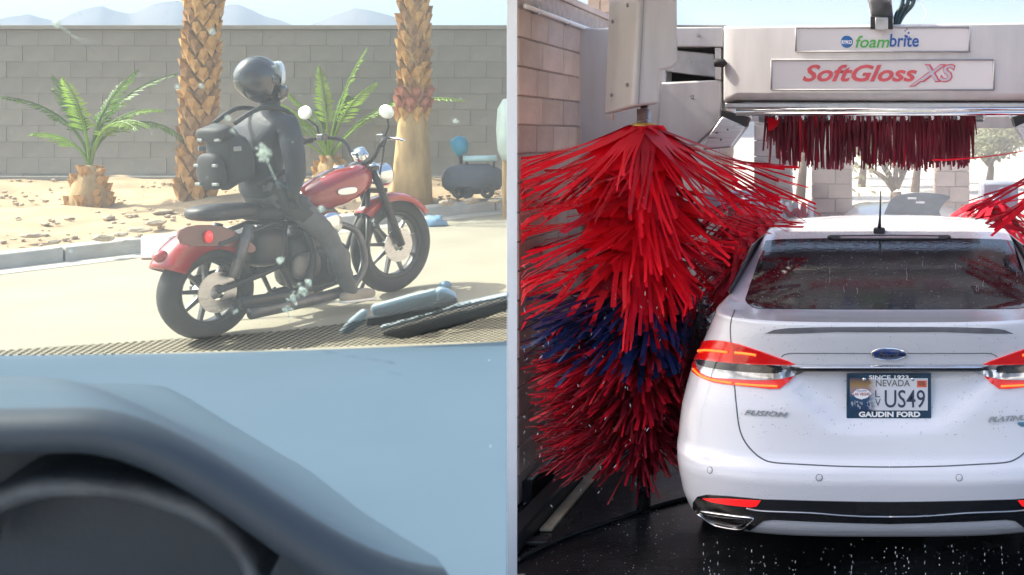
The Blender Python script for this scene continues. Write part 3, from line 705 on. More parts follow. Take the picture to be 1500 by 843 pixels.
# boot lid shut line, chrome bar, spoiler shade
line('shut_line', z7((275, 42), (262, 80), (257, 125), (262, 200), (272, 330), (284, 460), (296, 540), (318, 592), (350, 632), (390, 664), (440, 680), (560, 688), (700, 695), (820, 698), (922, 699)), .0032, m_seam, car, .0)
for nm_, r0_, r1_, mt_, dd in (('chrome_bar', 269, 286, m_chrome, .014), ('handle_shade', 286.5, 300, m_smoke, .010)):  # lower strip paints the dark reflection below the bar
    rws = []
    xs_ = [505 + (923 - 505) * i / 24 for i in range(25)]
    for x in xs_:
        e_ = min(1, (x - 505) / 40); px_, py_ = Z7(x, 262); l_, n_ = hit(px_, py_); D_ = l_.y - dd
        a_, b_ = P(px_, Z7(0, r0_ + 3)[1], D_), P(px_, Z7(0, r0_ + (r1_ - r0_) * (.35 + .65 * e_))[1], D_)
        tl2 = .009 if nm_ == 'chrome_bar' else .0
        rws.append([a_ + Vector((0, .03, 0)), a_ + Vector((0, .002 + tl2, 0)), a_.lerp(b_, .15) - Vector((0, .002 - tl2 * .85, 0)), a_.lerp(b_, .85) - Vector((0, .002, 0)), b_ + Vector((0, .002, 0)), b_ + Vector((0, .03, 0))])
    rws += [[Vector((2 * CX - v.x, v.y, v.z)) for v in r] for r in rws[-2::-1]]
    MB().grid(rws).build(nm_, mt_, car, smooth=rad(50))
line('crease', z7((470, 238), (500, 224), (600, 223), (923, 223)), .0022, m_seam, car, -.0005)
patch('spoiler_shade', z7((402, 140), (440, 124), (500, 117), (640, 113), (800, 112), (923, 112), (923, 134), (700, 133), (520, 140)), M('painted spoiler shade', (.16, .16, .18), .35, var=.15, scale=20, bump=.15, bscale=120), car, .0025, .004, 8, 1)  # dark patch puts the shade at the spoiler lip into the colour
# bumper: lower black band, reflectors, tailpipe trims, sensors
bb = patch('lower_grille', z8((102, 300), (104, 275), (122, 252), (160, 244), (250, 250), (400, 264), (600, 270), (800, 274), (933, 275), (933, 367), (800, 364), (600, 357), (440, 349), (400, 354), (372, 374), (330, 402), (280, 400), (190, 374), (130, 344)), m_gloss, car, .004, .006, 7, 1)
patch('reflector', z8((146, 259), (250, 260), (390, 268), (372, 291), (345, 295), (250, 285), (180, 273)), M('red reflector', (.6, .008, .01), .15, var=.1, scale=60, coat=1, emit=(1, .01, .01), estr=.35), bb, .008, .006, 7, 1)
line('tailpipe_trim', z8((120, 314), (200, 322), (290, 334), (358, 342), (336, 366), (308, 386), (250, 382), (180, 366), (136, 345)), .0045, m_chrome, bb, .006, 3, closed=True)
line('tailpipe_trim', z8((150, 326), (230, 338), (325, 348), (300, 372), (240, 368), (175, 350)), .003, m_smoke, bb, .006, 3, closed=True)
line('grille_line', z8((330, 300), (400, 312), (600, 320), (760, 332), (933, 335)), .0035, m_steel, bb, .006)
for x, y in ((1040, 689), (1200, 700)):
    for xx in (x, 2 * CPX - x):
        l_, n_ = hit(min(xx, 1560), y); MB().lathe([(.001, .001), (.0105, .001), (.0125, .0), (.0125, -.003)], l_ + n_ * .001, axis=n_, n=18).build('parking_sensor', M('sensor', (.7, .7, .72), .3), car, smooth=True)
        MB().lathe([(.0115, .0), (.0135, .0018), (.0145, 0)], l_ + n_ * .0005, axis=n_, n=18).build('sensor_ring', m_seam, car, smooth=True)
# emblem
l_, n_ = hit(CPX - .5, 518); k = l_.y / F; rz = Vector((1, 0, 0)); up = n_.cross(rz) * -1
if up.z < 0: up = -up
def oval(nm, rx, ry, mat, off, par):
    m = MB(); prof = [(1, -.006), (1, 0), (.96, .002), (.0, .003)]; rows = []
    for s_, h_ in prof: rows.append([l_ + rz * math.cos(2 * math.pi * i / 40) * rx * k * s_ + up * math.sin(2 * math.pi * i / 40) * ry * k * s_ + n_ * (h_ + off) for i in range(40)])
    m.grid(rows, closed=True); return m.build(nm, mat, par, smooth=True)
em = oval('emblem', 26.5, 11, m_chrome, .006, car); oval('emblem_field', 24, 9, M('emblem blue', (.01, .035, .16), .2, var=.15, scale=30, coat=1), .0075, em)
text('emblem_script', 'Ford', .05, m_chrome, em, l_ + n_ * .0115, rz, up, shear=.45, bold=.0004, width=33 * k, height=10.5 * k)
# badges
def badge(t_, x0, x1, y, hpx, mat, sh=.4, bold=.0008, sp=1.):
    l2, n2 = hit((x0 + x1) / 2, y); kk = l2.y / F; r2 = Vector((-n2.y, n2.x, 0)).normalized()
    if r2.x < 0: r2 = -r2
    u2 = r2.cross(Vector(n2)) * -1; u2 = u2 if u2.z > 0 else -u2
    return text('badge_lettering', t_, .04, mat, car, l2 + n2 * .003, r2, u2, shear=sh, bold=bold, width=(x1 - x0) * kk, height=hpx * kk, ext=.0015, space=sp)
m_badge = M('dull chrome badge', (.36, .37, .40), .3, 1, var=.3, scale=60)
badge('FUSION', 1089, 1155, 606, 7.5, m_badge, sp=1.15); badge('PLATINUM', 1446, 1518, 613, 7.5, m_badge)
l2, n2 = hit(1498, 622); MB().box(l2 + n2 * .002, (.118, .004, .020)).build('hybrid_badge', M('blue badge', (.10, .30, .48), .3, .3), car, bevel=.003)
text('badge_lettering', 'HYBRID', .02, m_chrome, car, l2 + n2 * .0055, (1, 0, 0), (0, 0, 1), width=.095, height=.009)
# antenna
def ray_at(px, py):
    return hit(px, py)
l_, n_ = hit(1288, 342); k = l_.y / F
an = MB().box(l_ + Vector((0, .02, .012)), (17 * k, .075, .034)).build('antenna_base', m_black, car, bevel=.010)
pt = l_ + Vector((0, 0, .02)); MB().tube([pt, pt + Vector((.004, .02, 12 * k + .02)), pt + Vector((.008, .035, 56 * k))], [.012, .006, .0035], 8).build('antenna_mast', m_black, car, smooth=True)
# licence plate
PX, PY = 1302, 580; l_, _ = hit(PX, PY); dp = l_.y - .012; k = dp / F; pc_ = P(PX, PY, dp)
def pb(x0, y0, x1, y1, d, t_, nm, mat, par, bev=.0015):
    a_, b_ = P(x0, y1, dp), P(x1, y0, dp); return MB().box(((a_.x + b_.x) / 2, dp - d, (a_.z + b_.z) / 2), (b_.x - a_.x, t_, b_.z - a_.z)).build(nm, mat, par, bevel=bev)
m_pf = M('plate frame blue black', (.018, .055, .10), .3, var=.3, scale=12)
pl = pb(1240, 547.5, 1364, 613, 0, .012, 'plate_frame', m_pf, car, .004)
def plate_mat():
    m = M('licence plate print', (.72, .73, .76), .35, var=.03); nt = m.node_tree; N = nt.nodes; L = nt.links; b = N['Principled BSDF']
    tc = N.new('ShaderNodeTexCoord'); sx = N.new('ShaderNodeSeparateXYZ'); L.new(tc.outputs['Generated'], sx.inputs[0])
    nz = N.new('ShaderNodeTexNoise'); nz.inputs['Scale'].default_value = 9; L.new(tc.outputs['Generated'], nz.inputs['Vector'])
    ad = N.new('ShaderNodeMath'); ad.operation = 'MULTIPLY_ADD'; L.new(nz.outputs['Fac'], ad.inputs[0]); ad.inputs[1].default_value = .12; L.new(sx.outputs['X'], ad.inputs[2])
    r1 = N.new('ShaderNodeValToRGB'); L.new(ad.outputs[0], r1.inputs[0]); r1.color_ramp.elements[0].position = .30; r1.color_ramp.elements[0].color = (0, 0, 0, 1); r1.color_ramp.elements[1].position = .42
    r2 = N.new('ShaderNodeValToRGB'); L.new(sx.outputs['Z'], r2.inputs[0])
    e = r2.color_ramp.elements; e[0].position = .0; e[0].color = (.02, .05, .12, 1); e[1].position = 1; e[1].color = (.10, .07, .10, 1)
    q = e.new(.42); q.color = (.03, .09, .18, 1); q = e.new(.6); q.color = (.35, .25, .30, 1); q = e.new(.8); q.color = (.35, .22, .08, 1)
    mx = N.new('ShaderNodeMix'); mx.data_type = 'RGBA'; L.new(r1.outputs[0], mx.inputs[0]); L.new(r2.outputs[0], mx.inputs[6]); mx.inputs[7].default_value = (.72, .73, .77, 1)
    L.new(mx.outputs[2], b.inputs['Base Color']); return m
pp_ = pb(1245, 554, 1359, 601, .0065, .003, 'plate', plate_mat(), pl, .0005)
DP = dp - .0082
def pt_(x, y, d=0): return P(x, y, DP - d)
m_ink = M('plate ink', (.05, .06, .10), .4); m_gold = M('fading ink', (.16, .15, .13), .4)
text('plate_lettering', 'SINCE 1923', .02, m_white, pl, pt_(1302, 553, -.0005), RX, UZ, bold=.0005, width=58 * k, height=6 * k)
text('plate_lettering', 'GAUDIN FORD', .02, m_white, pl, pt_(1303, 607.3), RX, UZ, bold=.0009, width=90 * k, height=8 * k)
text('plate_lettering', 'NEVADA', .02, m_gold, pl, pt_(1308, 561.5), RX, UZ, bold=.0002, width=50 * k, height=9.5 * k)
text('plate_lettering', 'US49', .05, m_ink, pl, pt_(1325.5, 584.5), RX, UZ, bold=.0002, width=59 * k, height=26 * k)
text('plate_lettering', 'L', .02, m_ink, pl, pt_(1285.5, 577), RX, UZ, width=7 * k, height=10 * k); text('plate_lettering', 'V', .02, m_ink, pl, pt_(1286, 590), RX, UZ, width=8 * k, height=10.5 * k)
st_ = pb(1343, 557, 1357.5, 567, .0085, .0008, 'expiry_sticker', M('orange sticker', (.75, .16, .07), .5, var=.05), pl, 0)
text('plate_lettering', '05', .01, m_ink, pl, pt_(1350, 562, .0012), RX, UZ, width=9 * k, height=6 * k)
for x in (1266, 1337): MB().lathe([(.001, .002), (2.6 * k, .0015), (2.8 * k, -.002)], pt_(x, 556, .0), axis=(0, -1, 0), n=12).build('plate_screw', m_chrome, pl, smooth=True)
sg = MB(); sg.prism([pt_(x, y) for x, y in smooth_poly([(1248, 577), (1255, 571), (1262, 570), (1270, 571), (1277, 577), (1270, 583), (1262, 585.5), (1254, 583)], 1)], (0, 0, 0), (0, -.0006, 0)); sg.build('plate_picture', m_white, pl)
text('plate_lettering', 'LAS VEGAS', .01, M('sign red', (.4, .05, .06), .5), pl, pt_(1262, 577.5, .0008), RX, UZ, bold=.0001, width=24 * k, height=4 * k)
text('plate_lettering', 'WELCOME', .01, M('sign blue', (.1, .15, .4), .5), pl, pt_(1262, 572.8, .0008), RX, UZ, width=15 * k, height=2.2 * k)
rq = random.Random(4)
sky_ = MB()
for i in range(26):
    x = rq.uniform(1247, 1278); y = rq.uniform(588, 598); sky_.box(pt_(x, y), (rq.uniform(.6, 2) * k, .001, rq.uniform(.8, 4.5) * k))
sky_.build('plate_picture', M('skyline print', (.5, .5, .52), .5), pl)
# wheels
def wheel(par, x, y, r, wd, nm='wheel'):
    wl = thing_part = MB().lathe([(r * .62, -wd / 2), (r * .92, -wd / 2), (r, -wd * .36), (r, wd * .36), (r * .92, wd / 2), (r * .62, wd / 2)], (x, y, r), axis=(1, 0, 0), n=32, closed=True).build(nm, m_rubber, par, smooth=rad(40))
    rim = MB(); rim.lathe([(.03, 0), (r * .2, 0), (r * .6, -.01), (r * .63, 0)], (x + (wd * .3 if x > CX else -wd * .3), y, r), axis=(1, 0, 0), n=20); rim.build('rim', m_alu, wl, smooth=True); return wl
for sx in (-1, 1):
    for y in (CY + 1.05, CY + 3.9): wheel(car, CX + sx * .82, y, .325, .23)
MB().box((CX, CY + 2.4, .26), (1.5, 4.0, .12)).build('underbody', m_black, car, bevel=.02)
for sx in (-1, 1):
    m = MB(); 
    for zz, ww in ((0, 0),): pass
    pts = [(.62, 1.20), (1.15, 1.36), (2.65, 1.36), (3.2, 1.05), (.9, 1.10)]
    mm = MB().prism([Vector((CX + sx * (.752 - .42 * max(0, z - 1.15) ** 1.3), CY + y, z)) for y, z in pts], (0, 0, 0), (sx * .006, 0, 0)); mm.build('side_window', m_glass, car)
MIST = .13
# ================================================================ BAY DETAILS AND BACKGROUND
# guide rail along the block wall
gr = thing('guide_rail', 'black steel wheel guide rail along the foot of the block wall', 'rail', (XW + .08, 7, 0))
MB().box((XW + .035, 8.2, .06), (.05, 5.0, .12)).build('rail_angle', m_black, gr, bevel=.004)
MB().box((XW + .05, 8.2, .13), (.03, 5.0, .014)).build('rail_lip', m_steel, gr, bevel=.002)
MB().box((XW + .17, 7.6, .045), (.10, 5.6, .09)).build('rail_channel', m_black, gr, bevel=.012)
MB().box((XW + .255, 7.6, .010), (.06, 4.6, .016)).build('rail_strip', M('worn cream strip', (.5, .42, .30), .7, var=.3, scale=5), gr, bevel=.003)
MB().box((XW + .24, 5.15, .012), (.16, .08, .022)).build('rail_shoe', m_black, gr, bevel=.006)
for y in (6.2, 7.4, 8.6): MB().box((XW + .12, y, .03), (.14, .05, .05)).build('rail_bracket', m_alu, gr, bevel=.003)
def FL(px, py, dz=0):                                   # pixel on the wash floor
    D = F * (H - dz) / (py - VY); return P(px, py, D)
hp = [FL(x, y, .011) for x, y in smooth_poly([(757, 822), (785, 806), (830, 786), (890, 765), (950, 745), (1000, 731), (1060, 716), (1130, 705)], 5, False)]
tag(MB().tube(hp, .011, 8).build('floor_hose', M('black wet hose', (.02, .021, .023), .25, var=.2), smooth=True), 'thin black hose lying across the wet floor beside the rear tyre', 'hose')
# puddle sheets with pale sheen and falling drops
m_drop = M('water drop', (.85, .88, .92), .05, var=.02, trans=.35)
dr = MB(); rd = random.Random(21)
cols = [rd.uniform(-.75, .95) for _ in range(34)]
for c_ in cols:
    y = CY + rd.uniform(-.10, .12); z = rd.uniform(.12, .235)
    while z > .01:
        l_ = rd.uniform(.004, .016); dr.ell((c_ + rd.uniform(-.006, .006), y, z), (.0019, .0019, l_ / 2), nu=6, nv=4); z -= rd.uniform(.012, .05)
for i in range(210):
    px = rd.uniform(880, 1499); py = rd.uniform(745, 842) if px < 1000 else rd.uniform(800, 842)
    p = FL(px, py); s_ = .0008 + .0036 * rd.random() ** 3; dr.ell(p + Vector((0, 0, s_ * .5 if rd.random() < .8 else rd.uniform(.02, .15))), (s_, s_, s_ * .7), nu=6, nv=4)
for i in range(160):
    px = rd.uniform(770, 1000); py = rd.uniform(720, 842); p = FL(px, py); s_ = rd.uniform(.001, .0025)
    dr.ell(p + Vector((0, 0, s_ * .5)), (s_, s_ * 1.2, s_ * .6), nu=6, nv=4)
for i in range(420):                                    # flung drops around the brush
    a_ = rd.uniform(0, 6.28); r_ = rd.uniform(.3, .75); z = rd.uniform(.2, 1.3); x = max(BX + r_ * math.cos(a_), XW + .03, -.33 * (BD + r_ * math.sin(a_)) + .02); 
    if x > -.95: continue
    s_ = rd.uniform(.001, .003); q = Matrix.Rotation(rd.uniform(-.8, .8), 3, 'Y'); dr.ell((x, BD + r_ * math.sin(a_), z), (s_ * .7, s_ * .7, s_ * 3.5), q, nu=5, nv=4)
tag(dr.build('water_drops', m_drop, smooth=True), 'white water drops dripping below the bumper and splashing on the floor', 'water', kind='stuff')
# spray mist drifting behind the gantry
mm_ = bpy.data.materials.new('spray mist'); mm_.use_nodes = True; N = mm_.node_tree.nodes; N.remove(N['Principled BSDF']); pv = N.new('ShaderNodeVolumePrincipled')
pv.inputs['Color'].default_value = (1, 1, 1, 1); pv.inputs['Density'].default_value = MIST; mm_.node_tree.links.new(pv.outputs[0], N['Material Output'].inputs['Volume'])
ms_ = MB().box((1.1, 11.0, 1.55), (5.7, 3.0, 3.1)).build('spray_mist', mm_); tag(ms_, 'white water mist drifting behind the gantry', 'mist', kind='stuff')
# ---- block pillars beyond the gantry
rp = random.Random(8)
pm = {(k,): block_mesh('block', .25, .17, .25, m, .008) for k, m in enumerate((m_block, m_block2, m_block3))}
def pillar(x0, x1, D, zt, label, off=0):
    xa, xb = P(x0, 0, D).x, P(x1, 0, D).x; wd = xb - xa; xc = (xa + xb) / 2
    t = thing('block_pillar', label, 'pillar', (xc, D + wd / 2, -.03), 'block pillars behind the gantry')
    MB().box((xc, D + wd / 2, zt / 2 - .03), (wd - .03, wd - .03, zt)).build('pillar_core', m_mortar, t)
    n = int(zt / .19)
    mh = [block_mesh('block', wd * f_ - .008, .182, .03, m_, .006) for f_ in (.6, .4, 1.0) for m_ in (m_block2, m_block)]
    for c in range(n):
        z = .065 + .19 * c
        for s_ in ((-1, 1) if c % 2 else (1, -1)):
            pass
        fr = .6 if c % 2 else .4
        for (w_, xo) in ((fr, -wd / 2 + wd * fr / 2), (1 - fr, wd / 2 - wd * (1 - fr) / 2)):
            me = mh[(0 if abs(w_ - .6) < .01 else 2) + (rp.random() < .4)]
            o = bpy.data.objects.new('block', me); o.location = (xc + xo, D + .004, z); link(o, t)
        for sd in (-1, 1):
            o = bpy.data.objects.new('block', mh[4 + (rp.random() < .4)]); o.location = (xc + sd * (wd / 2 - .004), D + wd / 2, z); o.rotation_euler = (0, 0, rad(90) * sd); link(o, t)
    MB().box((xc, D + wd / 2, zt - .0), (wd + .06, wd + .06, .06)).build('cap_stone', m_block3, t, bevel=.01)
pillar(1106, 1156, 13.0, 3.0, 'tan block pillar behind the left end of the overhead brush')
pillar(1190, 1246, 14.2, 3.0, 'tan block pillar beside the red hose canisters')
pillar(1371, 1419, 13.4, 3.0, 'tan block pillar behind the raised bonnet')
pillar(862, 905, 13.0, 5.2, 'orange sunlit block pillar rising above the bay wall')
MB_pipe = MB().tube([(P(903, 0, 12.8).x, 12.8, 0), (P(903, 0, 12.8).x, 12.8, 5.2)], .03, 10).build('white_pipe', m_white, smooth=True); tag(MB_pipe, 'thin white vertical pipe beside the tall orange pillar', 'pipe')
# low wall far right
lw = thing('low_wall', 'low pale block wall beyond the blue grey sign', 'wall', (P(1480, 0, 15).x, 15, 0))
for c in range(4):
    for i in range(16):
        o = bpy.data.objects.new('block', pm[(c + i) % 3,]); o.location = (P(1412, 0, 15).x + .26 * i + (.13 if c % 2 else 0), 15, .06 + .18 * c); link(o, lw)
# rear machine boxes and brushes
def sign_box(x0, x1, y0, y1, D, label):
    t = thing('machine_box', label, 'machine', (P((x0 + x1) / 2, 0, D).x, D, 0))
    m_ = M('blue grey panel', (.34, .38, .44), .5, var=.08)
    boxp('cabinet', x0, x1, y0, y1, D, D + .3, m_, t, bevel=.03)
    xa = P((x0 + x1) / 2, 0, D).x; MB().box((xa, D + .15, P(0, y1, D).z / 2), (.1, .1, P(0, y1, D).z)).build('stand', m_alu, t, bevel=.01)
    l_ = P(x0 * .4 + x1 * .6, y0 * .6 + y1 * .4, D - .004); MB().lathe([(.001, -.004), (.05, -.004), (.06, .004)], l_, axis=(0, 1, 0), n=20).build('round_mark', M('dim mark', (.2, .27, .36), .5), t, smooth=True)
    return t
sign_box(1437, 1492, 266, 312, 9.6, 'blue grey cabinet seen past the right brush tips')
sign_box(1030, 1114, 281, 309, 9.6, 'blue grey cabinet seen past the left brush tips')
def small_brush(px, lab, sd):
    rr_ = random.Random(sd); c = P(px, 0, 9.3); t = thing('rear_brush', lab, 'brush', (c.x, 9.3, 0))
    MB().tube([(c.x, 9.3, 0), (c.x, 9.3, 1.42)], .05, 12).build('shaft', m_steel, t, smooth=True)
    m = MB()
    for i in range(420):
        phi = rr_.uniform(0, 6.283); s_ = strip_mesh((c.x, 9.3), phi, .05, rr_.uniform(.15, 1.4), rr_.uniform(.34, .5), rr_.uniform(.03, .06), rr_.uniform(-.5, -.1), rr_.uniform(.3, .8), lambda v: v, rr_, 0, 5); m.add(s_.v, s_.f)
    tag(m.build('bristles', m_redd, t, weld=False), kind='stuff')
small_brush(1092, 'faded red brush behind the sedan roof, left of the block pillars', 4)
small_brush(1457, 'faded red brush behind the sedan roof, below the blue grey cabinet', 6)
# vacuum canisters with red hoses
vs_ = thing('vacuum_station', 'row of white and red vacuum canisters between two block pillars', 'vacuum', (P(1165, 0, 12).x, 12.3, 0))
m_cr = M('canister red', (.5, .03, .04), .5); xs = [1143, 1153, 1165, 1177, 1187]
for i, x in enumerate(xs):
    b_ = P(x, 330, 12.3); z1 = P(x, 294 + (i % 2) * 3, 12.3).z
    MB().lathe([(.001, 0), (.034, 0), (.036, .02), (.036, z1 - .05), (.02, z1), (.001, z1)], (b_.x, 12.3, 0), n=14).build('canister', [m_white, m_white, m_panel, m_cr, m_white][i], vs_, smooth=True)
MB().box((P(1165, 0, 12.3).x, 12.38, .5), (.5, .05, 1.0)).build('back_board', m_panel, vs_, bevel=.01)
MB().tube([P(x, y, 12.2) for x, y in smooth_poly([(1150, 306), (1158, 316), (1168, 308), (1174, 322), (1182, 312)], 4, False)], .03, 8).build('hose', m_cr, vs_, smooth=True)
# car with raised bonnet beyond
c2 = thing('parked_car', 'pale car with its dark bonnet raised, beyond the sedan roof', 'car', (P(1330, 0, 11.2).x, 11.2, 0))
x_ = P(1330, 0, 11.2).x
sc_ = MB(); rws = []
for z, hw, y0, y1 in ((.25, .78, .05, 4.2), (.55, .85, 0, 4.3), (.85, .84, .05, 4.25), (.92, .78, .5, 4.0), (.94, .74, 1.2, 3.9), (1.0, .66, 1.6, 3.6), (1.06, .56, 2.0, 3.2), (1.08, .2, 2.3, 2.9)):
    rws.append([Vector((x_ + hw * sx * (1 if k in (1, 2) else .8), 11.2 + (y0 if k in (0, 3) else y0 + .25) if sy < 0 else 11.2 + y1 - (.25 if k in (1, 2) else 0), z)) for (sx, sy, k) in ((-1, -1, 0), (-1, -1, 1), (-1, 1, 2), (-1, 1, 3), (1, 1, 3), (1, 1, 2), (1, -1, 1), (1, -1, 3))])
sc_.grid(rws, closed=True); sc_.add(rws[-1], [tuple(range(8))]); sc_.build('body', paint('pale silver paint', (.6, .62, .65)), c2, smooth=rad(35))
bn = MB(); top = smooth_poly([(1300, 302), (1306, 292), (1318, 286), (1338, 283), (1360, 283), (1380, 285), (1392, 289), (1384, 297), (1376, 310), (1374, 322), (1300, 322)], 3)
bn.prism([P(x, y, 11.25 + .3 * (320 - y) / 40) for x, y in top], (0, 0, 0), (0, .04, 0)); bn.build('bonnet', M('dark wet glass', (.05, .06, .075), .2, var=.4, scale=12, coat=1), c2, bevel=.006)
for x, y in ((1336, 291), (1348, 297)):
    a_ = P(x, y, 11.3); MB().box(a_ + Vector((0, -.02, 0)), (.09, .02, .018)).build('bonnet_bracket', m_white, c2, bevel=.004)
for sx in (-1, 1):
    for yy in (.8, 3.4): MB().lathe([(.2, -.1), (.3, -.1), (.31, 0), (.3, .1), (.2, .1)], (x_ + sx * .72, 11.2 + yy, .28), axis=(1, 0, 0), n=20, closed=True).build('wheel', m_rubber, c2, smooth=True)
# ---- trees
def leaf_cloud(mb, c, r, n, sz, rr_, sq=1.):
    for i in range(n):
        d = Vector((rr_.gauss(0, 1), rr_.gauss(0, 1), rr_.gauss(0, 1))); d.normalize(); d *= rr_.random() ** .45
        p = Vector(c) + Vector((d.x * r, d.y * r, d.z * r * sq)); a_ = Vector((rr_.uniform(-1, 1), rr_.uniform(-1, 1), rr_.uniform(-1, 1))).normalized(); b_ = a_.orthogonal().normalized(); s_ = sz * rr_.uniform(.5, 1.3)
        mb.add([p - a_ * s_, p + b_ * s_ * .45, p + a_ * s_, p - b_ * s_ * .45], [(0, 1, 2, 3)])
m_leafp = M('pale desert foliage', (.30, .32, .18), .7, var=.4, scale=.8, transl=.35)
m_bark = M('grey bark', (.16, .12, .09), .9, var=.3, scale=8, bump=.5)
bt_ = thing('bare_tree', 'bare forked tree between block pillars beyond the sedan roof', 'tree', (P(1312, 0, 19).x, 19, 0))
tr = MB(); base = Vector((P(1313, 0, 19).x, 19, -.03)); fork = P(1312, 282, 19)
tr.tube([base, (base + fork) / 2 + Vector((.05, 0, 0)), fork], [.17, .13, .10], 10)
for pts in ([(1310, 280), (1296, 262), (1278, 250), (1260, 244), (1240, 244)], [(1309, 276), (1303, 258), (1294, 246), (1288, 225), (1280, 190)], [(1311, 276), (1312, 250), (1308, 225), (1306, 190)], [(1313, 276), (1322, 258), (1330, 240), (1338, 210), (1350, 170)], [(1303, 258), (1290, 235), (1270, 215)], [(1322, 258), (1316, 235), (1318, 205)], [(1330, 240), (1345, 228), (1362, 220)]):
    pp2 = [P(x, y, 19 + .004 * (i * i) * (x % 7 - 3)) for i, (x, y) in enumerate(smooth_poly(pts, 3, False))]; tr.tube(pp2, [max(.012, .06 * (1 - i / len(pp2))) for i in range(len(pp2))], 6)
tr.build('trunk', m_bark, bt_, smooth=True)
cr = MB(); rt = random.Random(12)
for (x, y) in ((1240, 243), (1262, 243), (1280, 188), (1306, 188), (1350, 170), (1270, 214), (1362, 219), (1285, 210)): leaf_cloud(cr, P(x, y, 19), .55, 40, .07, rt)
cr.build('crown', m_leafp, bt_)
ti = 0
labs = ['pale rounded desert tree seen between the two left block pillars', 'pale loose desert tree behind the bare forked tree', 'wide pale desert tree seen right of the bare tree', 'pale desert tree behind the block pillar with the raised bonnet', 'pale desert tree behind the blue grey cabinet', 'pale low desert tree far behind the hanging strip curtain']
for (px, D, h_, r_) in ((1172, 34, 2.6, 1.5), (1262, 42, 2.4, 1.7), (1340, 38, 2.2, 1.9), (1400, 45, 3.0, 2.0), (1448, 40, 1.9, 1.5), (1225, 50, 3.2, 2.2)):
    b_ = P(px, 0, D); t = thing('desert_tree', labs[ti], 'tree', (b_.x, D, 0), 'pale trees beyond the bay'); ti += 1
    m = MB(); m.tube([(b_.x, D, -.03), (b_.x + .1, D, h_ * .4), (b_.x - .05, D, h_ * .7)], [.16, .12, .07], 8); 
    for a_ in range(5): m.tube([(b_.x, D, h_ * .45), (b_.x + math.cos(a_ * 1.3) * r_ * .6, D + math.sin(a_ * 1.3) * r_ * .6, h_ * .9)], [.07, .02], 6)
    m.build('trunk', m_bark, t, smooth=True); m = MB()
    for k_ in range(11): leaf_cloud(m, (b_.x + rt.uniform(-r_, r_) * .75, D + rt.uniform(-r_, r_) * .7, h_ * rt.uniform(.6, 1.12)), r_ * rt.uniform(.3, .5), 230, .11, rt, .75)
    m.build('crown', m_leafp, t)
# ================================================================ PALMS
m_boot = M('tan palm boot', (.52, .27, .09), .85, var=.35, scale=9, bump=.5, bscale=40, c2=(.64, .38, .15))
m_boot2 = M('brown palm boot', (.30, .17, .08), .9, var=.35, scale=9, bump=.5, bscale=40)
m_bootr = M('reddish palm fibre', (.36, .15, .10), .9, var=.35, scale=12, bump=.5, bscale=40)
m_ptrunk = M('palm trunk fibre', (.20, .12, .06), .95, var=.4, scale=14, bump=.7, bscale=50)
m_pfib = M('tan palm base fibre', (.48, .33, .16), .95, var=.3, scale=7, bump=.7, bscale=35, stretch=(1, 1, .3))
m_frond = M('palm frond green', (.09, .17, .035), .55, var=.35, scale=3, transl=.35)
m_frondl = M('fresh palm frond green', (.20, .34, .05), .5, var=.3, scale=3, transl=.4)
m_frondd = M('dry palm frond', (.30, .22, .10), .8, var=.3, scale=3, transl=.2)
def boot_mesh(nm, w_, h_, d_, mat):
    vs = [(-w_ / 2, 0, 0), (0, d_ * .35, -h_ * .5), (w_ / 2, 0, 0), (w_ * .30, d_ * .9, h_ * .42), (-w_ * .30, d_ * .9, h_ * .42), (0, d_ * .75, 0), (w_ * .22, d_ * 1.0, h_ * .5), (-w_ * .22, d_ * 1.0, h_ * .5), (0, -d_ * .3, h_ * .5)]
    fs = [(0, 1, 5), (1, 2, 5), (2, 3, 5), (3, 4, 5), (4, 0, 5), (3, 6, 7, 4), (2, 8, 6, 3), (0, 4, 7, 8), (6, 8, 7)]
    me = bpy.data.meshes.new(nm); me.from_pydata(vs, [], fs); me.materials.append(mat); return me
def frond(mb, base, az, el, ln, droop, rr_, leaf=.35, dens=26, wl=.022, t0=.18):
    p = Vector(base); e = el; pts = [p.copy()]; n = 12
    for i in range(n):
        d = Vector((math.cos(az) * math.cos(e), math.sin(az) * math.cos(e), math.sin(e))); p = p + d * ln / n; pts.append(p.copy()); e -= droop / n
    mb.tube(pts, [.02 * (1 - .8 * i / n) for i in range(n + 1)], 5)
    sd = Vector((-math.sin(az), math.cos(az), 0))
    for k_ in range(dens):
        t = t0 + (1 - t0) * k_ / dens; i = min(n - 1, int(t * n)); fr = t * n - i; b_ = pts[i].lerp(pts[i + 1], fr); tg = (pts[i + 1] - pts[i]).normalized(); up_ = sd.cross(tg)
        L2 = leaf * math.sin(math.pi * (.15 + .8 * t)) * rr_.uniform(.8, 1.15)
        for s_ in (-1, 1):
            d = (sd * s_ * .75 + tg * .65 + up_ * rr_.uniform(-.05, .35)).normalized(); q = b_ + d * L2 * .55 + Vector((0, 0, -.02)); tp = b_ + d * L2 + Vector((0, 0, -L2 * .28)); wv = tg * wl
            mb.add([b_ - wv * .5, q - wv, tp, q + wv], [(0, 1, 2, 3)])
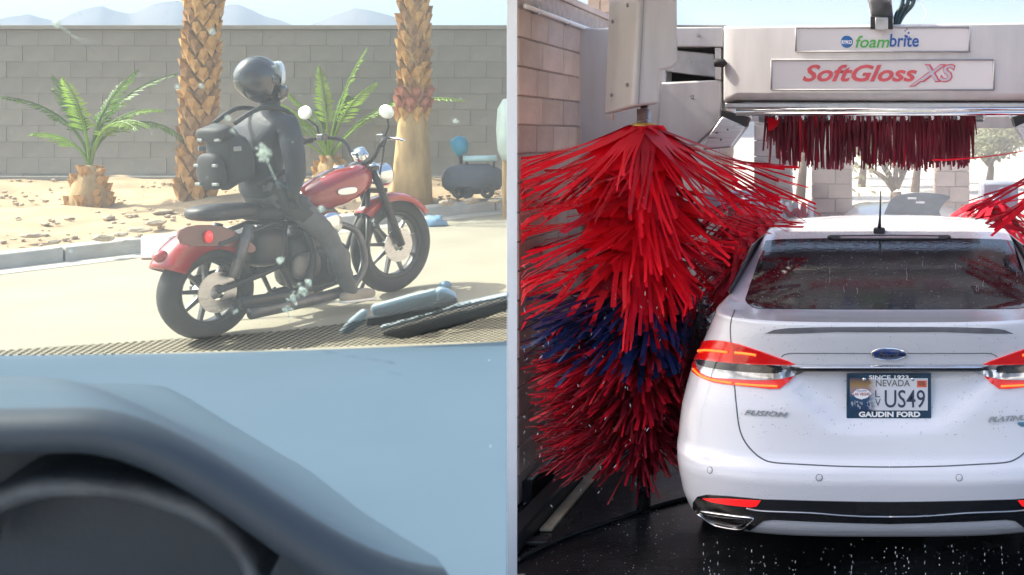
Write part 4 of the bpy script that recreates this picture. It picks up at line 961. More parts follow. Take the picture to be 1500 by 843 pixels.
def palm(name, label, base, r0, r1, ht, lean, seed, redband=None, bulge=None):
    rr_ = random.Random(seed); t = thing(name, label, 'palm tree', base); b_ = Vector(base)
    def ax(z): return b_ + Vector((lean[0] * z / ht, lean[1] * z / ht, z))
    def rad_(z): return r0 + (r1 - r0) * min(1, z / 1.4) + (bulge * max(0, 1 - z / .9) if bulge else 0)
    n = 26; MB().tube([ax(ht * i / n - (.1 if i == 0 else 0)) for i in range(n + 1)], [rad_(ht * i / n) * .86 for i in range(n + 1)], 16).build('trunk', m_ptrunk if not bulge else m_pfib, t, smooth=True)
    mats = [m_boot, m_boot, m_boot2]
    cache = [boot_mesh('boot', .115, .17, .06, m) for m in mats] + [boot_mesh('boot', .12, .18, .075, m_bootr)]
    rest = MB(); cnt = 0; row = 0; z = .12 if not bulge else .95
    while z < ht - .1:
        r_ = rad_(z) * .86; k_ = max(7, int(2 * math.pi * r_ / .13))
        for i in range(k_):
            a_ = 2 * math.pi * (i + .5 * (row % 2)) / k_ + rr_.uniform(-.06, .06); c = ax(z + rr_.uniform(-.015, .015)) + Vector((math.cos(a_), math.sin(a_), 0)) * (r_ - .008)
            me = cache[3] if redband and redband[0] < z < redband[1] else rr_.choice(cache[:3]); s_ = rr_.uniform(.85, 1.25)
            if cnt < 290 and z < 3.3:
                o = bpy.data.objects.new('boot', me); o.location = c; o.rotation_euler = (rr_.uniform(-.1, .1), rr_.uniform(-.12, .12), a_ - math.pi / 2); o.scale = (s_, s_ * rr_.uniform(.8, 1.3), s_ * rr_.uniform(.9, 1.15)); link(o, t); cnt += 1
            else:
                q = Matrix.Rotation(a_ - math.pi / 2, 3, 'Z'); rest.add([c + q @ v.co for v in me.vertices], [tuple(f_.vertices) for f_ in me.polygons])
        z += .105; row += 1
    if rest.f: tag(rest.build('boots', m_boot, t), kind='stuff')
    cr = MB(); tp = ax(ht)
    for i in range(34):
        frond(cr, tp + Vector((0, 0, rr_.uniform(-.25, .1))), rr_.uniform(0, 6.28), rr_.uniform(-.1, 1.3), rr_.uniform(1.7, 2.4), rr_.uniform(.9, 1.7), rr_, .5, 24, .03)
    cr.build('crown', m_frond, t)
    return t
b1 = G(287, 300, .17); b2 = G(603, 292, .17)
palm('palm_tree', 'tall palm with diamond patterned tan trunk behind the rider', b1, .19, .165, 5.6, (.12, .1), 3)
palm('palm_tree', 'tall palm with thick fibrous base and reddish band beyond the front wheel', b2, .215, .155, 5.9, (.05, .1), 9, redband=(.95, 1.22), bulge=.045)
def young(name, label, base, spec, seed, bh=.3, mat=None):
    rr_ = random.Random(seed); t = thing(name, label, 'palm', base); b_ = Vector(base)
    st_ = MB(); st_.lathe([(.02, -.1), (.17, -.05), (.2, .08), (.15, bh * .7), (.09, bh), (.03, bh + .06)], b_, n=14); st_.build('stem', m_pfib, t, smooth=True)
    me = boot_mesh('boot', .10, .15, .06, m_boot)
    for k_ in range(26):
        a_ = rr_.uniform(0, 6.28); z = rr_.uniform(.02, bh); r_ = interp([(0, .18), (.08, .19), (bh * .7, .14), (bh, .08)], z) - .01
        o = bpy.data.objects.new('boot', me); o.location = b_ + Vector((math.cos(a_) * r_, math.sin(a_) * r_, z)); o.rotation_euler = (0, 0, a_ - math.pi / 2); link(o, t)
    for (az, el, ln, dr_, mt_) in spec:
        if seed == 5: ln *= 1.02; el = min(1.56, el + .14); dr_ *= 1.15
        m = MB(); frond(m, b_ + Vector((0, 0, bh)), az, el, ln, dr_, rr_, .16, 24, .015, .38); m.build('frond', mt_, t)
A = math.pi
young('young_palm', 'short young palm with drooping green fronds before the grey wall', G(132, 306, .17), [(0, 1.45, 1.15, .8, m_frond), (0.2, 1.35, 1.3, 2.3, m_frond), (A, 1.45, 1.1, .7, m_frond), (A - .3, 1.4, 1.1, 1.0, m_frond), (-1.3, 1.3, 1.2, .9, m_frondl), (1.4, 1.4, 1.3, .9, m_frond), (-.5, 1.2, 1.15, 1.7, m_frondl), (A + .6, 1.35, 1.15, 1.3, m_frond), (.6, 1.45, 1.4, 1.2, m_frond), (A + .2, 1.2, .75, 1.4, m_frondl), (.1, 1.5, 1.1, 1.6, m_frondl), (-.2, 1.48, 1.05, 1.9, m_frondl)], 5, .40)
young('young_palm', 'bright green young palm fanning out between rider and handlebar', G(482, 270, .17), [(0, .98, 2.0, 1.25, m_frondl), (.15, 1.1, 1.3, .9, m_frondl), (A, 1.2, 1.25, 1.0, m_frondl), (A - .3, 1.0, 1.1, .8, m_frondl), (-1.3, 1.4, 1.3, .6, m_frondl), (1.4, 1.4, 1.5, .9, m_frond), (-.5, 1.3, 1.4, 1.1, m_frondl), (A + .6, 1.35, 1.35, .9, m_frondl), (.3, 1.5, 1.5, .5, m_frondl), (A + .2, .8, .9, .9, m_frondl), (2.4, 1.2, 1.2, 1, m_frond)], 8, .30)
# rocks and rubble in the bed
m_rock = M('pale desert rock', (.47, .38, .28), .9, var=.25, scale=6, bump=.6, bscale=25)
rr = random.Random(31); rms = []
for k_ in range(4):
    m = MB(); m.ell((0, 0, 0), (1, .8, .6), nu=9, nv=6, fn=lambda q: q * (1 + .35 * noise.noise(q * 1.7 + Vector((k_ * 7, 0, 0))))); o = m.build('rock', m_rock); rms.append(o.data); bpy.data.objects.remove(o)
spots = [(20, 352), (48, 348), (80, 356), (150, 352), (178, 346), (205, 340), (228, 330), (66, 330), (100, 322), (160, 322), (190, 318), (240, 314), (654, 300), (690, 297), (725, 297)]
wh = ['beside the kerb', 'in the sandy bed', 'before the grey wall']
for i, (x, y) in enumerate(spots):
    o = bpy.data.objects.new('rock', rms[i % 4]); s_ = rr.uniform(.03, .085); p = G(x, y, .17); o.location = p + Vector((0, 0, s_ * .25)); o.scale = (s_ * 1.3, s_, s_ * rr.uniform(.5, .9)); o.rotation_euler = (0, 0, rr.uniform(0, 6)); col.objects.link(o)
    tag(o, 'small pale rock lying in the sandy planting bed', 'rock', 'rocks in the planting bed')
gv = MB()
for i in range(1500):
    s0 = rr.uniform(-7, 5.2); om = (WY - (ka.y + kd.y * s0)) / kn.y - .1
    if om < .3: continue
    o_ = .2 + (om - .2) * rr.random() ** 1.3; p = kpt(s0, o_, .09 + .10 * min(1, o_ / om * 25 / 6)); s_ = rr.uniform(.008, .03); gv.ell(p + Vector((0, 0, s_ * .2)), (s_ * 1.3, s_, s_ * .7), Matrix.Rotation(rr.uniform(0, 3), 3, 'Z'), nu=5, nv=3)
tag(gv.build('gravel', m_rock), 'loose pale gravel scattered over the planting bed', 'gravel', kind='stuff')
# small things along the wall and road
wb = G(227, 381); t = thing('concrete_block', 'white painted concrete block by the kerb behind the rear fender', 'block', wb)
MB().box(wb + Vector((0, .1, .11)), (.26, .2, .20)).build('block_body', m_white, t, bevel=.015); MB().box(wb + Vector((0, .1, .012)), (.25, .19, .022)).build('red_base', M('brick red paint', (.3, .08, .05), .7), t, bevel=.004)
m_lit = M('pale blue plastic', (.25, .42, .60), .4, var=.2, transl=.3)
for (x, y, s_, lb) in ((634, 331, .09, 'crumpled pale blue plastic bag beside the kerb'), (650, 422, .035, 'small blue plastic scrap lying on the open road')):
    m = MB(); m.ell((0, 0, 0), (s_ * 1.5, s_, s_ * .8), nu=12, nv=8, fn=lambda q: q * (1 + .5 * noise.noise(q * 18 + Vector((x, 0, 0))))); o = m.build('plastic_bag', m_lit, smooth=rad(20)); o.location = G(x, y) + Vector((0, 0, s_ * .5)); tag(o, lb, 'litter')
ct = thing('handcart', 'dark handcart with pale blue handle bar by the grey wall', 'cart', G(695, 288, .17)); D = G(695, 288, .17).y
m_dk = M('dark navy canvas', (.06, .07, .09), .8, var=.3, scale=5)
m = MB(); m.ell(P(692, 262, D), (.34, .22, .17), nu=18, nv=10, fn=lambda q: Vector((math.copysign(abs(q.x / .34) ** .6 * .34, q.x), q.y, math.copysign(abs(q.z / .17) ** .7 * .17, q.z))) * (1 + .1 * noise.noise(q * 9))); m.build('load', m_dk, ct, smooth=True)
MB().tube([P(680, 233, D - .1), P(727, 232, D - .1)], .035, 10).build('handle_bar', M('pale cyan tube', (.45, .66, .68), .4), ct, smooth=True)
for x in (684, 724): MB().tube([P(x, 233, D - .1), P(x - 2, 262, D)], .014, 8).build('handle_post', m_black, ct, smooth=True)
for x in (672, 684, 714): MB().lathe([(.03, -.02), (.075, -.02), (.08, 0), (.075, .02), (.03, .02)], P(x, 281, D - .18), axis=(0, 1, 0), n=16, closed=True).build('wheel', m_rubber, ct, smooth=True)
m = MB(); m.ell((0, 0, 0), (.10, .1, .11), nu=14, nv=10, fn=lambda q: q * (1 + .35 * noise.noise(q * 14))); o = m.build('blue_bundle', M('teal blue cloth', (.05, .26, .38), .7, var=.2), smooth=True); o.location = P(674, 214, D - .02); tag(o, 'teal blue cloth bundle on top of the dark handcart', 'bundle')
MB().tube([P(674, 222, D - .02), P(676, 250, D)], .02, 8).build('prop', m_black, ct)
uc = thing('utility_tank', 'pale green rounded tank at the street end of the grey wall', 'tank', G(752, 290, .1)); D = 12.0
c = P(752, 0, D); prof = [(.001, P(0, 236, D).z - .0), (.12, P(0, 235, D).z), (.165, P(0, 220, D).z), (.18, P(0, 190, D).z), (.165, P(0, 160, D).z), (.11, P(0, 146, D).z), (.001, P(0, 143, D).z)]
MB().lathe(prof, (c.x, D, 0), n=24).build('tank_shell', M('pale green plastic', (.46, .56, .52), .5, var=.05), uc, smooth=True)
for dx in (-.1, .1): MB().tube([(c.x + dx, D, gz(D)), (c.x + dx, D, P(0, 232, D).z)], .025, 8).build('leg', m_pfib, uc)
# ================================================================ MOTORCYCLE
RC = P(300, 497, 6.95); FC = RC + Vector((math.cos(rad(67)), math.sin(rad(67)), 0)) * 1.54
RC.z = gz(RC.y); FC.z = gz(FC.y)
bS = (FC - RC); WB = bS.length; bS.normalize(); bR = bS.cross(Vector((0, 0, 1))).normalized(); bU = bR.cross(bS).normalized()
def B(s_, h_, l_=0.): return RC + bS * (s_ * 1.127) + bU * h_ + bR * l_
def T(px, py, l_=0.):
    d = P(px, py, 1) - eye; p0 = RC + bR * l_; t_ = (p0 - eye).dot(bR) / d.dot(bR); return eye + d * t_
m_mred = M('red motorcycle paint', (.34, .010, .012), .22, var=.2, scale=3, coat=1)
m_mmar = M('dark maroon paint', (.13, .02, .02), .25, var=.3, scale=3, coat=1)
m_mblk = M('black engine enamel', (.02, .021, .024), .35, var=.3, scale=8)
m_mgrey = M('cast engine grey', (.13, .13, .135), .4, .6, var=.3, scale=10)
m_leath = M('black leather', (.022, .023, .028), .5, var=.3, scale=20, bump=.2, bscale=120)
bike = thing('motorcycle', 'red and black cruiser motorcycle ridden along the sunny street', 'motorcycle', RC)
def mwheel(hub, r, wd, nm, sp, par):
    ty = MB().lathe([(r * .70, -wd * .42), (r * .84, -wd * .5), (r * .95, -wd * .36), (r, -wd * .1), (r, wd * .1), (r * .95, wd * .36), (r * .84, wd * .5), (r * .70, wd * .42)], hub, axis=bR, n=40, closed=True).build(nm, m_rubber, par, smooth=True)
    MB().lathe([(r * .62, -wd * .25), (r * .72, -wd * .42), (r * .73, 0), (r * .72, wd * .42), (r * .62, wd * .25), (r * .64, 0)], hub, axis=bR, n=40, closed=True).build('rim', m_mblk, ty, smooth=True)
    MB().lathe([(.001, -wd * .5), (.045, -wd * .5), (.05, -.02), (.05, .02), (.045, wd * .5), (.001, wd * .5)], hub, axis=bR, n=18).build('hub', m_alu, ty, smooth=True)
    for k_ in range(sp):
        a_ = 2 * math.pi * k_ / sp + .2; d = bS * math.cos(a_) + bU * math.sin(a_); q = bS * -math.sin(a_) + bU * math.cos(a_)
        MB().prism([hub + d * .04 - q * .016, hub + d * .04 + q * .016, hub + d * r * .66 + q * .010, hub + d * r * .66 - q * .010], -bR * .015, bR * .03).build('spoke', m_mgrey, ty, bevel=.003)
    MB().lathe([(.05, .0), (.13, .0), (.13, .006), (.05, .006)], hub + bR * wd * .62, axis=bR, n=28, closed=True).build('brake_disc', m_steel, ty, smooth=rad(40))
    return ty
RH, FH = B(.03, .30), B(1.34, .36)
mwheel(RH, .30, .16, 'rear_wheel', 9, bike); mwheel(FH, .36, .11, 'front_wheel', 9, bike)
def arcfender(hub, r, a0, a1, hw, nm, mat, crown=.03, n=18, skirt=.05):
    rows = []
    for i in range(n + 1):
        a_ = a0 + (a1 - a0) * i / n; d = bS * math.cos(a_) + bU * math.sin(a_); row = []
        for l_, rr_ in ((-hw, r - skirt), (-hw, r), (-hw * .7, r + crown * .7), (0, r + crown), (hw * .7, r + crown * .7), (hw, r), (hw, r - skirt)): row.append(hub + d * rr_ + bR * l_)
        rows.append(row)
    return MB().grid(rows).build(nm, mat, bike, smooth=rad(50), solid=.008)
rf = arcfender(RH + bU * .06, .312, rad(38), rad(155), .10, 'rear_fender', m_mred, .035, 20, .10)
for s_ in (-1, 1):
    poly = [T(x, y, s_ * .108) for x, y in smooth_poly([(262, 338), (290, 330), (325, 332), (352, 345), (374, 362), (366, 371), (340, 362), (300, 361), (264, 358)], 2)]
    MB().prism(poly, (0, 0, 0), bR * (s_ * .008)).build('fender_strut', m_mmar, rf, bevel=.002)
    MB().ell(T(306, 347, .13) if s_ > 0 else T(306, 347, .13) - bR * .26, (.025, .025, .04), nu=12, nv=8).build('turn_signal', M('red lens', (.6, .01, .01), .2, coat=1, emit=(1, .02, .02), estr=.3), bike, smooth=True)
MB().ell(RH + bU * .27 - bS * .27, (.05, .05, .04), nu=12, nv=8).build('tail_lamp', m_mred, bike, smooth=True)
def sup(c, rs, e, nm, mat, par, rot=None, nz_=0.):
    def fn(q): return Vector([math.copysign(abs(v / r) ** e * r, v) for v, r in zip(q, rs)]) * (1 + nz_ * noise.noise(q * 8))
    bas = Matrix((bS, bR, bU)).transposed()
    return MB().ell(c, rs, bas if rot is None else bas @ rot, nu=22, nv=14, fn=fn).build(nm, mat, par, smooth=True)
RY = lambda a_: Matrix.Rotation(a_, 3, 'Y')
sup(B(.17, .79), (.24, .13, .055), .7, 'passenger_seat', m_leath, bike, RY(.06)); sup(B(.48, .755), (.20, .15, .06), .7, 'rider_seat', m_leath, bike, RY(-.05))
# fuel tank: loft of sections along s
rows = []
for s_, hc, rh, rw in ((.62, .80, .015, .03), (.68, .80, .075, .09), (.78, .815, .115, .135), (.90, .845, .135, .15), (1.02, .875, .125, .145), (1.12, .90, .10, .115), (1.17, .91, .04, .05)):
    rows.append([B(s_, hc + rh * math.copysign(abs(math.sin(a_)) ** .8, math.sin(a_)), rw * math.copysign(abs(math.cos(a_)) ** .75, math.cos(a_))) for a_ in [2 * math.pi * i / 24 for i in range(24)]])
m = MB(); m.grid(rows, closed=True); m.add(rows[0], [tuple(range(24))]); m.add(rows[-1], [tuple(range(24))]); tk = m.build('fuel_tank', m_mred, bike, smooth=True)
rows = []
for s_, hc, rh, rw in ((.64, .80, .022, .035), (.70, .802, .08, .07), (.80, .818, .121, .095), (.92, .848, .141, .10), (1.04, .878, .130, .09), (1.12, .90, .105, .06)):
    rows.append([B(s_, hc + rh * math.sin(a_), rw * math.cos(a_)) for a_ in [math.pi * (.12 + .76 * i / 10) for i in range(11)]])
MB().grid(rows).build('tank_stripe', m_mblk, tk, smooth=True, solid=.004)
MB().lathe([(.001, .02), (.035, .02), (.04, 0)], B(.96, .985), axis=bU, n=16).build('filler_cap', m_chrome, tk, smooth=True)
for s_ in (-1, 1): sup(B(.90, .83, s_ * .150), (.085, .008, .028), .8, 'tank_badge', m_chrome, tk)
# frame, engine, exhaust
fr = MB()
for s_ in (-.11, .11):
    fr.tube([B(*q) for q in ((.02, .312, s_ * 1.15), (.30, .36, s_ * 1.1), (.45, .40, s_))], .02, 8); fr.tube([B(*q) for q in ((.05, .60, s_), (.38, .68, s_), (.55, .66, s_ * .8), (1.10, .86, s_ * .2), (1.17, .80, 0))], .018, 8)
    fr.tube([B(*q) for q in ((1.17, .78, 0), (1.08, .45, s_ * .8), (.98, .20, s_), (.5, .18, s_), (.42, .40, s_), (.48, .68, s_))], .018, 8)
fr.build('frame', m_mblk, bike, smooth=True)
for s_ in (-.15, .15):
    MB().tube([B(.10, .38, s_), B(.22, .70, s_)], .032, 12).build('shock', m_mgrey, bike, smooth=True)
en = sup(B(.72, .34), (.24, .15, .15), .55, 'crankcase', m_mblk, bike)
sup(B(.40, .52), (.13, .125, .13), .6, 'oil_tank', m_mblk, bike); sup(B(.66, .44), (.17, .12, .14), .6, 'engine_block', m_mblk, bike); sup(B(.28, .36, -.13), (.30, .02, .045), .6, 'belt_guard', m_mblk, bike)
sup(B(.80, .34, .15), (.10, .02, .10), .7, 'cover', m_mgrey, en); sup(B(.58, .36, .14), (.11, .025, .09), .7, 'cover', m_mgrey, en)
for dv, nm in ((-.38, 'cylinder'), (.38, 'cylinder')):
    ax_ = (bU * math.cos(dv) + bS * math.sin(dv)).normalized(); c = B(.74, .44)
    prof = [];
    for k_ in range(9): h_ = .03 + k_ * .022; prof += [(.065, h_), (.095, h_ + .002), (.095, h_ + .008), (.065, h_ + .010)]
    prof += [(.09, .23), (.09, .285), (.05, .31), (.001, .31)]
    MB().lathe(prof, c, axis=ax_, n=20).build(nm, m_mgrey, en, smooth=rad(30))
MB().lathe([(.001, .05), (.075, .05), (.085, .03), (.085, -.03)], B(.76, .62, .13), axis=bR, n=24).build('air_cleaner', m_chrome, en, smooth=True)
for k_, (pts) in enumerate(([(.86, .60, .08), (.97, .52, .13), (.98, .30, .17), (.86, .16, .19), (.60, .13, .20), (.15, .14, .21)], [(.62, .60, .08), (.62, .45, .15), (.56, .28, .18), (.46, .20, .20), (.1, .22, .21)])):
    q = [B(*v) for v in smooth_poly(pts, 5, False)]; nq = len(q); MB().tube(q, [.024 if i < nq * .55 else .040 for i in range(nq)], 12).build('exhaust_pipe', m_mgrey if k_ == 0 else m_mblk, bike, smooth=True)
MB().tube([B(1.0, .14, .12), T(522, 442, .28)], .014, 8).build('foot_peg', m_mblk, bike); MB().tube([B(1.0, .14, -.12), T(522, 442, .28) - bR * .56], .014, 8).build('foot_peg', m_mblk, bike)
# fork, bars, lamp, mirrors
top = B(1.14, .98)
for s_ in (-.10, .10):
    MB().tube([FH + bR * s_, FH.lerp(top + bR * 0, .45) + bR * s_, top + bR * s_], [.030, .030, .022], 12).build('fork_leg', m_mblk, bike, smooth=True)
    MB().tube([FH.lerp(top, .62) + bR * s_, top + bR * s_ + bU * .02], .023, 12).build('fork_tube', m_chrome, bike, smooth=True)
for fr_ in (.70, .98): MB().box(FH.lerp(top, fr_), (.27, .06, .035), Matrix((bR, bS, bU)).transposed()).build('fork_clamp', m_mblk, bike, bevel=.008)
arcfender(FH, .375, rad(35), rad(135), .07, 'front_fender', m_mred, .02, 12, .04)
MB().lathe([(.001, -.09), (.05, -.085), (.085, -.04), (.092, .03), (.085, .05), (.001, .055)], B(1.28, .90), axis=bS, n=22).build('headlamp', m_chrome, bike, smooth=True)
hb = [(.97, 1.16, .42), (1.06, 1.19, .34), (1.15, 1.17, .20), (1.15, 1.02, .08), (1.15, 1.02, -.08), (1.15, 1.17, -.20), (1.06, 1.19, -.34), (.97, 1.16, -.42)]
MB().tube([B(*v) for v in smooth_poly(hb, 4, False)], .014, 10).build('handlebar', m_mblk, bike, smooth=True)
for s_ in (-1, 1):
    gpt = [B(.96, 1.158, s_ * .43), B(1.04, 1.183, s_ * .355)]; MB().tube(gpt, .021, 10).build('grip', m_rubber, bike, smooth=True)
    MB().tube([B(1.08, 1.19, s_ * .33), B(1.12, 1.185, s_ * .40), B(1.08, 1.175, s_ * .50)], [.012, .011, .008], 8).build('lever', m_chrome, bike, smooth=True)
    MB().tube([B(1.07, 1.19, s_ * .32), B(1.08, 1.28, s_ * .36), B(1.04, 1.34, s_ * .40)], .008, 8).build('mirror_stalk', m_mblk, bike, smooth=True)
    bas = Matrix((bR, bS, bU)).transposed()
    MB().ell(B(1.03, 1.385, s_ * .405), (.072, .014, .05), bas @ Matrix.Rotation(s_ * .15, 3, 'Y'), nu=18, nv=8).build('mirror', M('pale mirror glass', (.82, .86, .84), .25, .3, var=.03), bike, smooth=True)
    MB().box(B(1.07, 1.20, s_ * .30), (.07, .05, .05), bas).build('switch_box', m_mgrey, bike, bevel=.008)
MB().lathe([(.001, .05), (.05, .045), (.055, -.02)], B(1.13, 1.06), axis=(bU - bS * .6).normalized(), n=18).build('speedometer', m_chrome, bike, smooth=True)
MB().tube([B(*v) for v in smooth_poly([(1.06, 1.18, .3), (1.16, 1.22, .2), (1.24, 1.1, .1), (1.2, .9, .09)], 4, False)], .006, 6).build('cable', m_rubber, bike, smooth=True)
MB().tube([B(*v) for v in ((.55, .2, -.13), (.45, .10, -.22), (.36, .008, -.28))], .013, 8).build('side_stand', m_mblk, bike)
# ================================================================ RIDER
m_jack = M('navy black riding jacket', (.018, .026, .042), .6, var=.35, scale=7, bump=.3, bscale=30)
m_jean = M('charcoal jeans', (.10, .106, .115), .8, var=.25, scale=9, bump=.3, bscale=60)
m_glove = M('dark glove', (.03, .032, .035), .6)
m_helm = M('gloss black helmet', (.02, .026, .034), .22, var=.2, coat=.6)
J = {}; E_ = []
def jn(k_, p, r_, par=None, mt=0): J[k_] = (p, r_, mt); E_.append((par, k_)) if par else None
jn('pelvis', B(.42, .88), (.16, .13)); jn('waist', B(.405, 1.02), (.15, .125), 'pelvis'); jn('chest', B(.42, 1.20), (.175, .135), 'waist'); jn('uchest', B(.455, 1.33), (.15, .11), 'chest'); jn('neck', B(.485, 1.43), (.065, .065), 'uchest'); jn('head', B(.51, 1.55), (.085, .085), 'neck')
for s_, n_ in ((1, 'r'), (-1, 'l')):
    jn('sh' + n_, B(.47, 1.345, s_ * .20), (.088, .088), 'uchest')
    if s_ > 0: el, ha = T(434, 244, .29), T(430, 288, .25)
    else: el, ha = B(.72, 1.17, -.34), B(.97, 1.19, -.395)
    jn('el' + n_, el, (.070, .070), 'sh' + n_); wr = el.lerp(ha, .82); jn('wr' + n_, wr, (.046, .046), 'el' + n_); jn('ha' + n_, ha, (.04, .03), 'wr' + n_, 2)
    dr_ = (ha - el).normalized(); sd = dr_.cross(bR if s_ > 0 else bU).normalized(); dn = (-bU * .6 + bS * .4) if s_ > 0 else (-bU)
    for q in range(4):
        o_ = sd * (q - 1.5) * .019; f1 = ha + dr_ * .045 + o_ + dn * .01; f2 = f1 + dr_ * .022 * (1.1 if q in (1, 2) else .85) + dn * .028
        jn(f'f{n_}{q}a', f1, (.0095, .0095), 'ha' + n_, 2); jn(f'f{n_}{q}b', f2, (.008, .008), f'f{n_}{q}a', 2)
    jn(f't{n_}', ha + sd * .04 + dr_ * .012, (.010, .010), 'ha' + n_, 2); jn(f't{n_}b', ha + sd * .052 + dr_ * .04 + dn * .01, (.008, .008), f't{n_}', 2)
    jn('hip' + n_, B(.46, .855, s_ * .12), (.105, .105), 'pelvis', 1)
    kp, cp, ap = (T(482, 348, .27), T(500, 392, .27), T(512, 428, .26))
    if s_ < 0: kp, cp, ap = (v - bR * (2 * (v - RC).dot(bR)) for v in (kp, cp, ap))
    jn('mid' + n_, B(.46, .855, s_ * .12).lerp(kp, .5) + bU * .02, (.095, .095), 'hip' + n_, 1)
    jn('kn' + n_, kp, (.068, .068), 'mid' + n_, 1); jn('calf' + n_, cp, (.068, .068), 'kn' + n_, 1); jn('an' + n_, ap, (.052, .052), 'calf' + n_, 1)
    jn('toe' + n_, ap + bS * .12 - bU * .035, (.035, .035), 'an' + n_, 1)
keys = list(J); me = bpy.data.meshes.new('person'); me.from_pydata([J[k_][0] for k_ in keys], [(keys.index(a_), keys.index(b_)) for a_, b_ in E_], [])
o = bpy.data.objects.new('person_src', me); col.objects.link(o)
md = o.modifiers.new('skin', 'SKIN'); md.use_smooth_shade = True; md.branch_smoothing = .4
for i, k_ in enumerate(keys): me.skin_vertices[0].data[i].radius = J[k_][1]; me.skin_vertices[0].data[i].use_root = (k_ == 'pelvis')
ms = o.modifiers.new('sub', 'SUBSURF'); ms.levels = 2; ms.render_levels = 2
dg = bpy.context.evaluated_depsgraph_get(); bme = bpy.data.meshes.new_from_object(o.evaluated_get(dg)); bpy.data.objects.remove(o)
segs = [(J[a_][0], J[b_][0], J[b_][2]) for a_, b_ in E_]
bme.materials.clear()
for m in (m_jack, m_jean, m_glove): bme.materials.append(m)
for f_ in bme.polygons:
    best = None
    for a_, b_, mt in segs:
        d = b_ - a_; t_ = max(0, min(1, (f_.center - a_).dot(d) / max(1e-9, d.length_squared))); dist = (f_.center - a_ - d * t_).length
        if best is None or dist < best[0]: best = (dist, mt)
    mt = best[1]
    if mt != 2 and (f_.center - RC).dot(bU) < .90 and abs((f_.center - RC).dot(bR)) < .2 and (f_.center - RC).dot(bS) < .62: mt = 1 if (f_.center - RC).dot(bU) < .86 else 0
    f_.material_index = mt; f_.use_smooth = True
vn_ = [v.normal.copy() for v in bme.vertices]
for v, n_ in zip(bme.vertices, vn_):
    c_ = v.co - RC; hgt = c_.dot(bU)
    v.co += n_ * (.010 * noise.noise(Vector((c_.dot(bS) * 9, c_.dot(bR) * 9, hgt * 16))) + .006 * noise.noise(Vector((c_.dot(bS) * 22, c_.dot(bR) * 22, hgt * 30))))
bme.name = 'body'; pers = thing('person', 'rider in dark jacket and charcoal jeans seated on the cruiser motorcycle', 'person', B(.42, .82)); link(bpy.data.objects.new('body', bme), pers)
bas = Matrix((bS, bR, bU)).transposed()
def hfn(q):
    x, y, z = q
    if z < -.05: x *= 1.0; x += .035 * (-z - .05) / .1
    return Vector((x, y * (1 - .12 * max(0, x / .15)), z))
hc = T(378, 117); hl = MB().ell(hc, (.155, .128, .158), bas @ RY(.06), nu=28, nv=18, fn=hfn).build('helmet', m_helm, pers, smooth=True)
rows = []
for i in range(9):
    a_ = -1.15 + 2.3 * i / 8; rows.append([hc + bas @ Vector((math.cos(a_) * r_ * .172, math.sin(a_) * r_ * .145, z)) for z, r_ in ((-.035, .97), (.0, 1.02), (.045, 1.03), (.09, .98), (.12, .86))])
vz = MB().grid(rows).build('visor', M('pale clear visor', (.55, .66, .74), .12, var=.15, scale=8, coat=1), hl, smooth=True, solid=.004)
rows = []
for i in range(9):
    a_ = -1.3 + 2.6 * i / 8; rows.append([hc + bas @ Vector((math.cos(a_) * r_ * .175 + .012, math.sin(a_) * r_ * .140, z)) for z, r_ in ((-.15, .72), (-.12, .95), (-.07, 1.0), (-.045, .97))])
MB().grid(rows).build('chin_bar', m_helm, hl, smooth=True, solid=.01)
MB().lathe([(.001, .012), (.02, .01), (.024, 0)], hc + bR * .128 - bU * .01 + bS * .03, axis=bR, n=14).build('visor_pivot', m_mgrey, hl, smooth=True)
for s_ in (1, -1):
    sup((J['anr'] if s_ > 0 else J['anl'])[0] + bS * .065 - bU * .035, (.145, .048, .045), .75, 'shoe', M('pale tan shoe', (.36, .32, .27), .7, var=.2), pers, RY(.1)); sup((J['anr'] if s_ > 0 else J['anl'])[0] + bS * .065 - bU * .071, (.15, .05, .012), .6, 'shoe_sole', m_white, pers, RY(.1))
# backpack
bpk = thing('backpack', 'dark grey backpack with buckled straps on the rider back', 'backpack', B(.24, .9)); m_pack = M('dark grey pack fabric', (.028, .036, .045), .75, var=.3, scale=8, bump=.3, bscale=50); m_pack2 = M('black pack fabric', (.022, .026, .032), .7, var=.3, scale=8)
m_buck = M('grey buckle', (.22, .25, .26), .4)
sup(B(.215, 1.15), (.09, .145, .205), .8, 'main_bag', m_pack, bpk, RY(-.12), .35); sup(B(.105, 1.06), (.045, .115, .12), .75, 'front_pocket', m_pack2, bpk, RY(-.12), .1); sup(B(.14, 1.30), (.06, .13, .05), .6, 'top_flap', m_pack2, bpk, RY(-.3), .1)
for s_ in (-.1, .1):
    MB().tube([B(*v) for v in smooth_poly([(.20, 1.36, s_), (.36, 1.45, s_ * 1.15), (.52, 1.42, s_ * 1.3), (.585, 1.28, s_ * 1.4), (.50, 1.06, s_ * 1.75), (.28, .95, s_ * 1.5)], 4, False)], .016, 8).build('strap', m_pack2, bpk, smooth=True)
    for h_ in (1.26, 1.10, .98): MB().box(B(.075 + (.03 if h_ > 1.2 else 0), h_, s_ * .8), (.018, .05, .02), bas).build('buckle', m_buck, bpk, bevel=.004)
    MB().box(B(.165, 1.2, s_ * 1.68), (.05, .01, .03), bas).build('buckle', m_buck, bpk, bevel=.003)
HAZE = 1.7e-4
